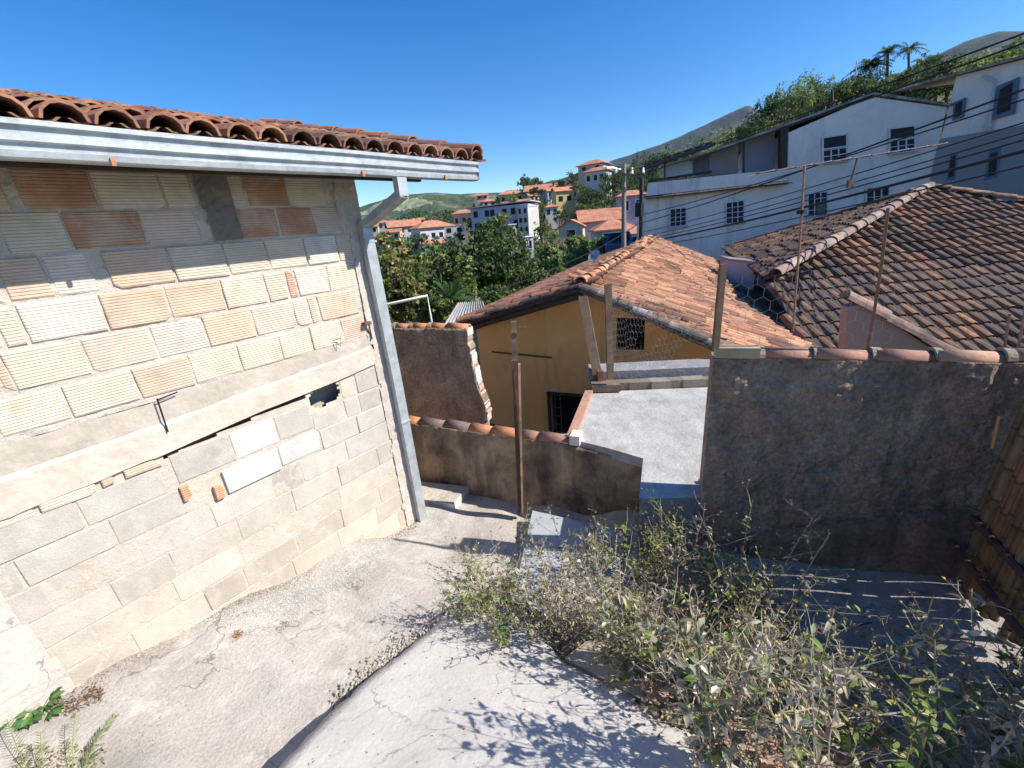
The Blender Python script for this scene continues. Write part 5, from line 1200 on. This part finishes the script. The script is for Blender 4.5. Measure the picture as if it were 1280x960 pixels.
for i,(a,b_,r_,lab) in enumerate([((1290,38),(784,214),.016,'topmost thin wire running up to the right edge above the white houses'),((1290,50),(790,220),.016,'second wire from the top, just under the topmost one'),
  ((1290,108),(804,278),.018,'wire crossing the open window of the second white house'),((1290,121),(804,268),.014,'wire ending above the lower windows of the big white house'),
  ((1290,150),(804,290),.012,'thin wire crossing below the four sash windows, upper one'),((1290,163),(804,296),.012,'thin wire crossing below the four sash windows, middle one'),
  ((1290,186),(804,303),.030,'thick black cable sweeping low across the big white house'),((1290,172),(804,300),.014,'thin wire just above the thick black cable'),((1290,205),(806,309),.014,'lowest wire, just under the thick black cable')]):
    cablew(at(a[0],a[1],11),at(b_[0],b_[1],22),r_*(1 if i else 1),lab,.10)
cablew(at(804,275,22),at(596,372,9.5),.016,'service cable dropping from the pole down to the left over the bushes',.25)
an=thing('tv_aerial','long television aerial on a thin mast in front of the white house','aerial',tuple(at(992,400,6.4)))
mb=MB(); mb.tube([at(991,415,6.4),at(1000,300,6.4),at(1006,206,6.4)],.014,7,0,(2.2,1.9,1.7)); mb.build('mast',Mt['metal'],an)
A_,B_=at(945,217,6.2),at(1172,181,7.2); mb=MB(); mb.tube([A_,B_],.012,6,0,(.8,.8,.8)); mb.build('boom',Mt['metal'],an)
bd=(B_-A_).normalized(); el=bd.cross(Vector((0,0,1))).normalized()
for i in range(10):
    p=A_.lerp(B_,.02+i*.105); L=.34-.015*i; mb=MB(); mb.tube([p-el*L,p+el*L],.006,5); mb.build('element',Mt['alu'],an)
mb=MB(); p=A_.lerp(B_,.57); mb.tube([p,p+Vector((-.03,0,-.24))],.01); mb.box(p+Vector((-.03,0,-.27)),(.03,0,0),(0,.02,0),(0,0,.04)); mb.build('bracket',Mt['metal'],an)
mb=MB(); p=at(1001,265,6.38); mb.tube([p-Vector((0,0,.02)),p+Vector((0,0,.02))],.045,8); mb.build('clamp',Mt['cable'],an)
mb=MB(); mb.tube([at(1068,112,100),at(1071,76,100)],.09,5); tag(mb.build('radio_mast',Mt['wire']),'thin mast on the skyline left of the palms','mast')
mb=MB(); mb.tube([at(1041,150,95),at(1040,112,95)],.2,5); tag(mb.build('wooden_pole',Mt['darkwood']),'dark pole among the trees above the white house roof','pole')
# satellite dish near the ridge of the yellow house
dsh=thing('satellite_dish','small grey satellite dish behind the ridge of the yellow house','dish',tuple(at(744,326,11.5)))
mb=MB(); c=at(743,320,11.5); ax=Vector((-.6,-.5,.6)).normalized(); s1_=ax.orthogonal().normalized(); s2_=ax.cross(s1_); b=len(mb.v); NR=4;NS=16
for r_ in range(NR+1):
    for k in range(NS): q=2*math.pi*k/NS; rr_=.17*r_/NR; p=c+(s1_*math.cos(q)+s2_*math.sin(q))*rr_+ax*(rr_*rr_*.9); mb.v.append(tuple(p))
for r_ in range(NR):
    for k in range(NS): mb.f.append((b+r_*NS+k,b+r_*NS+(k+1)%NS,b+(r_+1)*NS+(k+1)%NS,b+(r_+1)*NS+k)); mb.m.append(0); mb.c.append((1.1,1.1,1.1))
mb.build('reflector',Mt['wire'],dsh); mb=MB(); mb.tube([c,c-Vector((0,0,.6))],.02); mb.tube([c,c+ax*.3],.012); mb.build('arm',Mt['metal'],dsh)
# blue car under the pole
cr=thing('parked_car','blue car parked below the utility pole','car',tuple(at(768,316,27)))
cz=at(773,319,29); u_=Vector((.25,.968,0)); s_=Vector((.968,-.25,0)); Z=Vector((0,0,1)); P=lambda x,y,z: cz+u_*x+s_*y+Z*z
prof=[(-2,.3),(-2,.75),(-1.3,.9),(-.8,1.4),(.7,1.42),(1.3,.95),(2,.85),(2.05,.3)]
mb=MB(); n=len(prof); A=[P(x,-.8 if z<1 else -.65,z) for x,z in prof]; B=[P(x,.8 if z<1 else .65,z) for x,z in prof]
mb.add(A+B,[tuple(range(n)),tuple(range(n,2*n))[::-1]]+[(i,(i+1)%n,n+(i+1)%n,n+i) for i in range(n)]); mb.build('body',Mt['car'],cr)
for sgn in (-1,1):
    mb=MB(); mb.poly([P(-1.1,sgn*.79,.98),P(-.75,sgn*.69,1.34),(P(.65,sgn*.69,1.36)),P(1.1,sgn*.79,.98)]); mb.build('side_window',Mt['glass'],cr)
mb=MB(); mb.poly([P(-1.32,-.6,.94),P(-1.32,.6,.94),P(-.84,.55,1.38),P(-.84,-.55,1.38)]); mb.build('windscreen',Mt['glass'],cr)
for x in (-1.3,1.3):
    for y in (-.8,.8): mb=MB(); mb.tube([P(x,y-.1,.32),P(x,y+.1,.32)],.32,12); mb.build('wheel',Mt['rubber'],cr)

# the air: far hills fade a little towards blue
hz=MB(); hz.hexa([Vector(p) for p in ((-4300,-4300,-60),(4300,-4300,-60),(4300,4300,-60),(-4300,4300,-60),(-4300,-4300,1250),(4300,-4300,1250),(4300,4300,1250),(-4300,4300,1250))])
HM=bpy.data.materials.new('haze'); HM.use_nodes=True; HM.node_tree.nodes.clear(); _o=HM.node_tree.nodes.new('ShaderNodeOutputMaterial'); _v=HM.node_tree.nodes.new('ShaderNodeVolumePrincipled')
_v.inputs['Color'].default_value=(.55,.72,.98,1); _v.inputs['Density'].default_value=.000022; _v.inputs['Anisotropy'].default_value=.2; HM.node_tree.links.new(_v.outputs[0],_o.inputs['Volume'])
stuff(hz.build('haze',HM))
# ================================================================== weeds and small things in the yard
rw=random.Random(11)
def U(a,b): return rw.uniform(a,b)
def scl(c,a,b):
    k=U(a,b); return tuple(x*k for x in c)
def rdir(up0=-.2,up1=1.): 
    a=U(0,6.283); z=U(up0,up1); r_=math.sqrt(max(.05,1-z*z)); return Vector((math.cos(a)*r_,math.sin(a)*r_,z)).normalized()
DRY=[(.46,.39,.27),(.40,.33,.23),(.56,.49,.37),(.30,.24,.17),(.43,.38,.26),(.60,.54,.43),(.35,.31,.19)]
GRN=[(.12,.19,.05),(.17,.24,.07),(.09,.15,.05),(.20,.26,.09)]
YGR=[(.26,.27,.08),(.22,.24,.07),(.30,.26,.10)]
def add_leaf(mb,p,d,L,W_,curl,col,fold=.25):
    d=d.normalized(); s=d.cross(Vector((0,0,1))); s=s.normalized() if s.length>.01 else Vector((1,0,0)); n=s.cross(d)
    tw=U(-.9,.9); s2=(s*math.cos(tw)+n*math.sin(tw)); n=s2.cross(d); pts=[]; q=p.copy(); dd=d.copy()
    ws=(0.12,.85,1.0,.6,.04); 
    for i,w_ in enumerate(ws):
        pts+= [q-s2*W_*w_*.5+n*W_*fold*w_,q.copy(),q+s2*W_*w_*.5+n*W_*fold*w_]
        dd=(dd-n*curl*.35+Vector((0,0,-abs(curl)*.12))).normalized(); q=q+dd*L/4
    f=[]
    for i in range(4):
        a=i*3; f+= [(a,a+1,a+4,a+3),(a+1,a+2,a+5,a+4)]
    mb.add(pts,f,0,col)
def add_head(mb,p,r_,col,n=20):
    for _ in range(n):
        d=rdir(-.5,1); s=d.orthogonal().normalized()*r_*.06; mb.add([p-s,p+s,p+d*r_*U(.8,1.1)],[(0,1,2)],0,col)
def weed(st_,lf,hd,base,h,lean,kind='dry',big=1.0,nbr=None,lsz=.045):
    """one branching weed: tubes into st_, leaves into lf, seed heads and buds into hd"""
    base=Vector(base); pts=[base]; d=(Vector((0,0,1))+lean).normalized(); N=6; q=base.copy()
    for i in range(N):
        d=(d+Vector((U(-.12,.12),U(-.12,.12),U(-.03,.05)))+lean*.06).normalized(); q=q+d*h/N; pts.append(q.copy())
    sc_={'dry':(.44,.37,.27),'green':(.20,.22,.09),'mix':(.28,.25,.14)}[kind]
    k=U(.8,1.2); scc=tuple(c*k for c in sc_)
    st_.tube(pts,.0030*big,4,0,scc,.0013*big,cap=False)
    pal=DRY if kind=='dry' else (GRN+YGR if kind=='green' else DRY+GRN+[(.22,.24,.15),(.28,.29,.20),(.19,.21,.13)]*2+YGR[:1])
    def leafy(p,n,sz):
        for _ in range(n):
            c=rw.choice(pal); k=U(.8,1.15); dry=c in DRY
            add_leaf(lf,p+Vector((U(-.008,.008),)*3),rdir(-.7 if dry else -.3,.6),sz*U(.6,1.25),sz*(.36 if dry else .42)*U(.7,1.2),U(.2,1.3) if dry else U(-.1,.5),tuple(x*k for x in c),.5 if dry else .15)
    nb=nbr or int(5+h*7)
    for i in range(nb):
        f=(i+1.2)/(nb+1); j=min(N-1,int(f*N)); p=pts[j].lerp(pts[j+1],f*N-j); leafy(p,rw.randint(1,3),lsz*(1.1-.4*f))
        bd_=(rdir(.1,.8)+lean*.5).normalized(); L=h*U(.16,.34)*(1.15-f*.6); q=p.copy(); bp=[q.copy()]
        for _ in range(3): bd_=(bd_+Vector((U(-.2,.2),U(-.2,.2),U(-.05,.2)))).normalized(); q=q+bd_*L/3; bp.append(q.copy())
        st_.tube(bp,.0018*big,3,0,scc,.0009*big,cap=False); leafy(bp[1],rw.randint(0,2),lsz*.8); leafy(bp[2],rw.randint(0,2),lsz*.7)
        for t_ in range(rw.choice((1,2,2,3))):
            td=(bd_+rdir(0,.9)*.8).normalized(); e=bp[-1]+td*U(.02,.06); st_.tube([bp[-1],e],.0009*big,3,0,scc,cap=False)
            if rw.random()<.62: add_head(hd,e,U(.010,.017)*big,rw.choice([(.20,.15,.11),(.28,.22,.16),(.15,.11,.08)]))
            elif rw.random()<.8:
                c=rw.choice([(.42,.38,.12),(.30,.30,.10),(.55,.42,.10),(.36,.33,.22)]); a=td; s_=a.orthogonal().normalized(); o_=a.cross(s_); r_=.0045*big; tip=e+a*.012*big
                mb=hd; mb.add([e,e+s_*r_+a*.006,e+o_*r_+a*.006,e-s_*r_+a*.006,e-o_*r_+a*.006,tip],[(0,2,1),(0,3,2),(0,4,3),(0,1,4),(5,1,2),(5,2,3),(5,3,4),(5,4,1)],0,c)
def ground_at(px,py):   # where this pixel's line of sight meets the yard floor
    z=-2.5
    for _ in range(5): p=onz(px,py,z); z=floorz(p.x,p.y)
    return onz(px,py,z)
# the thicket itself: one tangled mass
st_,lf,hd=MB(),MB(),MB()
poly_=[(555,740),(575,690),(660,672),(740,682),(800,668),(875,690),(935,705),(985,765),(1010,830),(1020,905),(960,930),(880,895),(800,868),(740,832),(690,800),(620,785),(580,770)]
inp=tri_in(poly_); placed=0
while placed<215:
    x=U(560,1030); y=U(660,940)
    if not inp(x,y): continue
    p=ground_at(x,y+20); placed+=1
    kind='green' if (x<650 and U(0,1)<.75) or (780<x<850 and U(0,1)<.35) else rw.choice(('dry','mix','dry','mix','green') if x>760 else ('dry','mix','dry'))
    h_=(U(.22,.48) if rw.random()<.7 else U(.5,.8))*(1 if x>650 else .6)
    weed(st_,lf,hd,p,h_,Vector((U(-.55,.25),U(-.45,.2),0)),kind,1.15,lsz=.040 if x<720 else .052)
# fallen dry stalks criss-crossing the mass
for _ in range(150):
    x=U(600,1020); y=U(690,920)
    if not inp(x,y): continue
    p=ground_at(x,y)+Vector((0,0,U(.03,.28))); d=Vector((U(-1,1),U(-1,1),U(-.15,.25))).normalized(); L=U(.15,.5)
    st_.tube([p,p+d*L*.5+Vector((0,0,U(-.02,.03))),p+d*L],U(.0014,.003),3,0,scl((.40,.35,.28),.8,1.2),cap=False)
# leaf litter
for _ in range(2600):
    x=U(585,1030); y=U(680,930)
    if not inp(x,y): continue
    p=ground_at(x,y)+Vector((0,0,abs(rw.gauss(0,.09))+.01)); add_leaf(lf,p,rdir(-.4,.4),U(.025,.06),U(.010,.024),U(.2,1.2),scl(rw.choice(DRY),.7,1.1),.5)
tk=stuff(lf.build('weed_thicket',Mt['dryleaf'])); 
o2=stuff(st_.build('weed_stalks',Mt['stem'])); o3=stuff(hd.build('seed_heads',Mt['stem']))
def single(px,py,h_,lean,kind,lab,name='weed',big=1.15,lsz=.05,nbr=None,grp=None,z=None):
    p=ground_at(px,py) if z is None else onz(px,py,z)
    t=thing(name,lab,'weed',tuple(p),grp); a,b_,c=MB(),MB(),MB(); weed(a,b_,c,p,h_,Vector(lean),kind,big,nbr,lsz)
    a.build('stem',Mt['stem'],t); b_.build('leaves',Mt['dryleaf'],t); c.build('seed_heads',Mt['stem'],t); return t
# tall single weeds standing clear of the mass
single(700,700,.62,(-.05,.0,0),'mix','tall thin weed with small buds before the low wall, right of the wooden post',lsz=.03)
single(735,705,.66,(.1,.0,0),'mix','tall pale weed before the dark foot of the low wall',lsz=.03)
single(770,700,.60,(.12,.05,0),'dry','weed with drooping dry leaves left of the annex slab front',lsz=.035)
single(660,700,.50,(-.05,.1,0),'mix','short budded weed at the foot of the wooden post',lsz=.03)
single(830,720,.66,(.05,.05,0),'dry','dry weed with star shaped seed heads before the pale slab front',lsz=.03)
single(860,725,.7,(.0,.05,0),'dry','taller dry weed before the right edge of the pale slab front',lsz=.035)
single(915,745,.78,(.08,.0,0),'mix','tall weed with yellow buds before the left end of the dark wall',lsz=.04)
single(950,770,.85,(.12,-.05,0),'dry','tallest dry weed reaching up over the dark wall',lsz=.04)
single(975,800,.8,(.22,-.05,0),'dry','dry weed leaning right with brown seed heads before the dark wall',lsz=.04)
single(930,800,.75,(.0,-.1,0),'mix','bushy dry weed in the middle of the thicket edge',lsz=.045)
# plants nearer the camera on the right
near=[((1110,880),.80,(.0,.05,0),'mix','slender weed with two yellow buds, standing alone on the shaded floor at the right',.05,4),
 ((1150,900),.62,(.05,.1,0),'dry','weed with broad dry leaves below the slender budded one'),
 ((1190,905),.78,(.05,.05,0),'dry','weed with a big cluster of brown seed heads at the right'),
 ((1230,930),.70,(.12,.0,0),'mix','greenish weed leaning towards the bamboo fence'),
 ((1265,950),.62,(.05,.0,0),'green','green weed in the bottom right corner'),
 ((1060,935),.50,(-.1,.1,0),'dry','dry curled weed left of the slender budded one'),
 ((1090,960),.55,(.0,.0,0),'mix','weed with large pale leaves low at the bottom right'),
 ((1150,975),.55,(.1,.0,0),'mix','green and brown weed at the bottom edge, right of the bricks'),
 ((1210,985),.6,(.0,.0,0),'dry','dry bushy weed at the bottom edge near the right corner'),
 ((1280,990),.65,(-.1,.05,0),'dry','weed cut by the right edge of the photo'),
 ((1040,985),.5,(.0,.05,0),'green','small green weed beside the broken bricks'),
 ((1000,900),.55,(.05,.0,0),'mix','yellow flowered weed between thicket and shaded floor'),
 ((1120,1000),.6,(.1,.1,0),'mix','weed with upright green leaves at the bottom edge'),
 ((1250,880),.55,(.0,.1,0),'mix','weed tight against the foot of the bamboo fence'),
 ((1070,885),.6,(-.05,.0,0),'mix','bushy weed on the shaded floor, left of the slender budded one'),
 ((1180,960),.7,(-.1,.0,0),'mix','leafy weed near the bottom, under the brown seed head cluster'),
 ((1020,935),.6,(.1,.0,0),'dry','dry weed over the broken bricks'),
 ((1240,1000),.72,(.0,.0,0),'mix','tall leafy weed rising from the bottom edge near the corner'),
 ((1100,1020),.7,(.0,.0,0),'green','green leafy weed rising from the bottom edge')]
for q in near: single(q[0][0],q[0][1],q[1],q[2],q[3],q[4],lsz=q[5] if len(q)>5 else .075,nbr=q[6] if len(q)>6 else 13,z=-2.42,big=1.5)
# stalks along the right rim of the slab, whose shadows fall across it
for i in range(34):
    f=U(0,1)**.85; px=interp(f*370,[(0,585),(60,645),(115,700),(175,760),(230,812),(290,872),(370,940)]); py=interp(px,[(585,772),(640,770),(700,822),(760,853),(812,884),(870,915),(940,960)])
    single(px+U(2,26),py-U(2,16),U(.5,.95)*(.55 if px<650 else 1),(U(-.35,.1),U(-.25,.1),0),'dry' if i%3 else 'mix','sparse stalk leaning over the rim of the pale foreground slab','weed',lsz=.065,nbr=8,grp='stalks leaning over the slab',big=1.2)
for i in range(18):
    f=U(0,1); px=790+200*f; py=878+95*f
    single(px+U(-8,22),py-U(2,16),U(.65,.9),(U(-.25,.05),U(-.15,.15),0),'dry' if i%2 else 'mix','tall airy stalk on the rim of the pale slab, by the broken bricks','weed',lsz=.075,nbr=9,grp='tall stalks by the broken bricks',big=1.3)
for i in range(15):
    f=U(0,1); px=850+200*f; py=925+95*f
    single(px+U(-25,10),py+U(-8,12),U(.6,.88),(U(-.35,-.05),U(-.1,.1),0),'dry' if i%2 else 'mix','airy stalk at the bottom edge, leaning over the pale slab','weed',lsz=.07,nbr=8,grp='stalks at the bottom edge of the slab',big=1.2,z=-2.12)
# bottom left: rosette with lobed leaves, small fronds, grass
def rosette(px,py,n,L,lab,pal,name='rosette_plant'):
    p=ground_at(px,py); t=thing(name,lab,'plant',tuple(p)); lf_,sm=MB(),MB()
    for i in range(n):
        a=i*2.4+U(-.2,.2); el=U(.25,1.0); d=Vector((math.cos(a),math.sin(a),el)).normalized(); s_=L*U(.5,1); e=p+d*s_*.6+Vector((0,0,.01)); sm.tube([p,e],.002,4,0,(.2,.25,.1)); c=rw.choice(pal)
        for k in (-1.1,-.6,0,.6,1.1):   # lobes
            dd=(d+d.cross(Vector((0,0,1)))*k).normalized(); dd.z*=.4; add_leaf(lf_,e,dd,s_*.5*(1-.2*abs(k)),s_*.22,.1,scl(c,.9,1.1),.1)
    sm.build('stem',Mt['stem'],t); lf_.build('leaves',Mt['leaf'],t)
rosette(52,888,22,.17,'green plant with lobed leaves by the foot of the block wall, bottom left',[(.10,.20,.06),(.08,.17,.06),(.14,.24,.08)])
rosette(24,882,7,.08,'small reddish seedling left of the lobed green plant',[(.30,.09,.07)],'seedling')
def frond(px,py,tip,n,lab,pal,wd=.03):
    p=ground_at(px,py); q=ground_at(*tip)+Vector((0,0,.16)); t=thing('frond',lab,'plant',tuple(p)); st2,lf2=MB(),MB(); m_=p.lerp(q,.5)+Vector((0,0,.05)); P=lambda f:p*(1-f)**2+m_*2*f*(1-f)+q*f*f
    st2.tube([P(i/8) for i in range(9)],.0018,4,0,(.22,.26,.10))
    for i in range(n):
        f=.12+.88*i/n; a=P(f); d=(P(min(1,f+.05))-P(f-.05)).normalized(); s_=d.cross(Vector((0,0,1))).normalized()
        for sg in (-1,1): add_leaf(lf2,a,(d*.9+s_*sg+Vector((0,0,U(0,.3)))).normalized(),wd*2.2*(1.05-.6*f),wd*.16,.1,rw.choice(pal),.1)
    st2.build('stem',Mt['stem'],t); lf2.build('leaves',Mt['leaf'],t)
frond(100,975,(160,920),26,'feathery green frond at the bottom left edge',[(.13,.19,.07),(.18,.24,.10)])
frond(92,985,(112,915),20,'yellowish frond left of the feathery green one',[(.30,.30,.10),(.24,.26,.09)],.025)
frond(40,975,(28,925),18,'small green frond near the bottom left corner',[(.12,.20,.06)],.025)
frond(60,985,(70,940),16,'low tuft between the fronds at the bottom edge',[(.14,.20,.07),(.25,.24,.1)],.025)
# soil strip with litter, patch of pale gravel, rusty clump
sl_=MB()
for _ in range(1500):
    x=U(-10,128); y=U(852,905)
    if abs(y-(884-.10*x+6*math.sin(x*.09)))>17*U(.2,1): continue
    p=ground_at(x,y)+Vector((0,0,U(0,.012))); add_leaf(sl_,p,rdir(-.2,.3),U(.012,.035),U(.006,.014),U(.1,.9),scl(rw.choice([(.26,.15,.10),(.20,.13,.09),(.33,.24,.16),(.14,.10,.07)]),.6,1.1),.4)
for _ in range(500):
    x=U(20,130); y=U(930,985); p=ground_at(x,y)+Vector((0,0,U(0,.01))); add_leaf(sl_,p,rdir(-.2,.5),U(.012,.03),U(.004,.01),U(.1,.9),scl(rw.choice([(.26,.19,.12),(.14,.18,.07),(.33,.27,.16)]),.6,1.1),.4)
stuff(sl_.build('leaf_litter',Mt['dryleaf']))
gv=MB()
def pebble(mb,p,r_,col):
    a=U(0,6); v=[]; 
    for z_,rr_,n_ in ((-.5,.8,5),(.35,.85,5)):
        for k in range(5): q=a+k*1.2566+U(-.2,.2); v.append(p+Vector((math.cos(q)*r_*rr_*U(.8,1.2),math.sin(q)*r_*rr_*U(.8,1.2),z_*r_*.7)))
    v.append(p+Vector((0,0,r_*.75))); mb.add(v,[(k,(k+1)%5,5+(k+1)%5,5+k) for k in range(5)]+[(5+k,5+(k+1)%5,10) for k in range(5)],0,col)
for _ in range(5200):
    f=U(0,1); x=265+230*f+rw.gauss(0,9); y=812-140*f+rw.gauss(0,11)*(1.25-.6*f)
    p=ground_at(x,y); s_=p.dot(N3)-OFF
    if s_<.03: continue
    pebble(gv,p+Vector((0,0,.003)),U(.0018,.006),scl((.56,.54,.50),.75,1.1))
for _ in range(2200):   # dirt and grit gathered at the foot of the wall
    s_=U(-.3,2.1); o_=abs(rw.gauss(0,.05))+.02; q=WP(s_,o_,0); pebble(gv,Vector((q.x,q.y,gz(q.x,q.y)+.002)),U(.0015,.006),scl(rw.choice([(.30,.25,.19),(.42,.38,.32),(.22,.17,.12)]),.8,1.2))
for _ in range(750):   # dirt and rubble heaped against the long edge of the raised slab
    f=U(0,1)**.8; x=interp(f*3,[(0,415),(1,470),(2,515),(3,575)])+rw.gauss(0,7)-5; y=interp(f*3,[(0,895),(1,842),(2,806),(3,765)])+rw.gauss(0,6)-4
    p=ground_at(x,y)
    if slab_ok(p.x,p.y): continue
    pebble(gv,p+Vector((0,0,U(0,.02))),U(.003,.013),scl(rw.choice([(.38,.345,.30),(.42,.385,.34),(.32,.28,.23)]),.85,1.15))
for _ in range(1300):   # scattered grit all over the lane
    x=U(100,700); y=U(640,940); p=ground_at(x,y); 
    if slab_ok(p.x,p.y): continue
    pebble(gv,p,U(.002,.007),scl((.40,.36,.31),.7,1.2))
stuff(gv.build('gravel',Mt['gravel']))
rc=MB(); p=ground_at(297,795)
for _ in range(70): add_leaf(rc,p+Vector((U(-.03,.03),U(-.03,.03),U(0,.02))),rdir(0,.5),U(.012,.03),.006,U(.2,1),scl((.36,.20,.11),.7,1.2),.3)
tag(rc.build('dry_clump',Mt['dryleaf']),'small rust brown clump of dead leaves on the pale gravel by the wall','debris')
# broken bricks and tiles along the right rim of the slab
labs=['orange brick fragment nearest the wedge of the slab','long orange brick piece by the weeds on the slab rim','broken brick second along the slab rim','flat tile shard among the dry stalks','large orange brick in the bottom right of the slab','brick piece cut by the bottom edge','small brick chip beside the large orange brick','tile shard lying against the large orange brick','dull red brick half at the bottom edge','pale orange brick fragment right of the slab']
for i,(px,py,L_,a) in enumerate([(822,868,.05,.5),(858,892,.10,.9),(892,903,.08,.7),(928,912,.06,.3),(950,932,.11,.85),(985,955,.12,.7),(915,930,.04,1.4),(965,915,.06,.2),(1015,965,.10,.9),(1030,935,.07,.5)]):
    p=onz(px,py,-2.16); mb=MB(); al=U(.6,1.1); u_=Vector((math.sin(a+.6),-math.cos(a+.6)*1,U(-.1,.1))).normalized(); s_=Vector((u_.y,-u_.x,.05)).normalized(); n_=u_.cross(s_)
    b=len(mb.v); pts=[]
    for sz in (-1,1):
        for sx,sy in ((-1,-1),(1,-1),(1,1),(-1,1)): pts.append(p+u_*sx*L_*U(.8,1.05)+s_*sy*.032*U(.5,1.15)+n_*sz*.018*U(.6,1.3))
    mb.hexa(pts,0,scl(rw.choice([(.40,.23,.15),(.34,.21,.15),(.42,.30,.22)]),.85,1.15))
    tag(mb.build('broken_brick',Mt['mortar'] and Mt['gravel']),labs[i],'brick','broken bricks along the slab rim')
lt_=MB()
for _ in range(800):
    x=U(790,1060); y=862+(x-800)*.42+rw.gauss(0,22)
    if y>985: continue
    p=onz(x,y,-2.16+U(-.02,.05)); add_leaf(lt_,p,rdir(-.3,.5),U(.012,.04),U(.004,.016),U(.1,1),scl(rw.choice(DRY+[(.30,.18,.11),(.36,.22,.14),(.24,.17,.12)]),.6,1.1),.4)
for _ in range(120):
    x=U(800,1040); y=868+(x-800)*.42+rw.gauss(0,16); p=onz(x,y,-2.15); pebble(lt_,p,U(.006,.02),scl(rw.choice([(.42,.25,.16),(.36,.30,.24)]),.7,1.2))
for _ in range(170):   # crumbs and twigs on the pale slab
    x=U(380,900); y=U(775,960); r_=onplane(x,y)
    if not slab_ok(r_.x,r_.y): continue
    if rw.random()<.5: pebble(lt_,r_+Vector((0,0,.003)),U(.0015,.005),scl((.36,.32,.27),.6,1.1))
    else: add_leaf(lt_,r_+Vector((0,0,.006)),rdir(-.1,.2),U(.008,.025),U(.003,.008),U(.1,1),scl(rw.choice(DRY),.6,1.1),.4)
stuff(lt_.build('rubble_litter',Mt['dryleaf']))
# slab of rough concrete behind the wedge
mb=MB(); ps=[onz(706,822,-2.33),onz(735,800,-2.33),onz(800,812,-2.3),onz(850,862,-2.25),onz(812,880,-2.22)]; mb.poly(ps,0,(.8,.76,.66)); 
for i in range(5): a,b_=ps[i],ps[(i+1)%5]; mb.quad(b_,a,a-Vector((0,0,.1)),b_-Vector((0,0,.1)),0,(.5,.47,.4))
tag(mb.build('rubble_slab',Mt['beam']),'triangular chunk of rough concrete at the right rim of the pale slab','rubble')
# dry thin cable in the shade on the right
def line_(pxs,r_,lab,col,m_='cable'):
    mb=MB(); pts=[onz(x,y,z) for x,y,z in pxs]; mb.tube(pts,r_,5,0,col); tag(mb.build('cord' if m_=='cable' else 'dry_stalk',Mt[m_]),lab,'cord' if m_=='cable' else 'stalk')
line_([(960,815,-2.3),(985,798,-2.25),(1020,788,-2.28),(1060,785,-2.35),(1090,778,-2.4)],.004,'thin black cord looping over the shaded floor',(1,1,1))
line_([(1010,820,-2.2),(1100,892,-2.1),(1190,905,-2.1)],.003,'long pale stalk lying across the weeds at the right',(.4,.36,.3),'stem')
line_([(900,895,-2.1),(1000,905,-2.1),(1130,890,-2.1)],.003,'second long dry stalk lying level across the lower weeds',(.4,.36,.3),'stem')
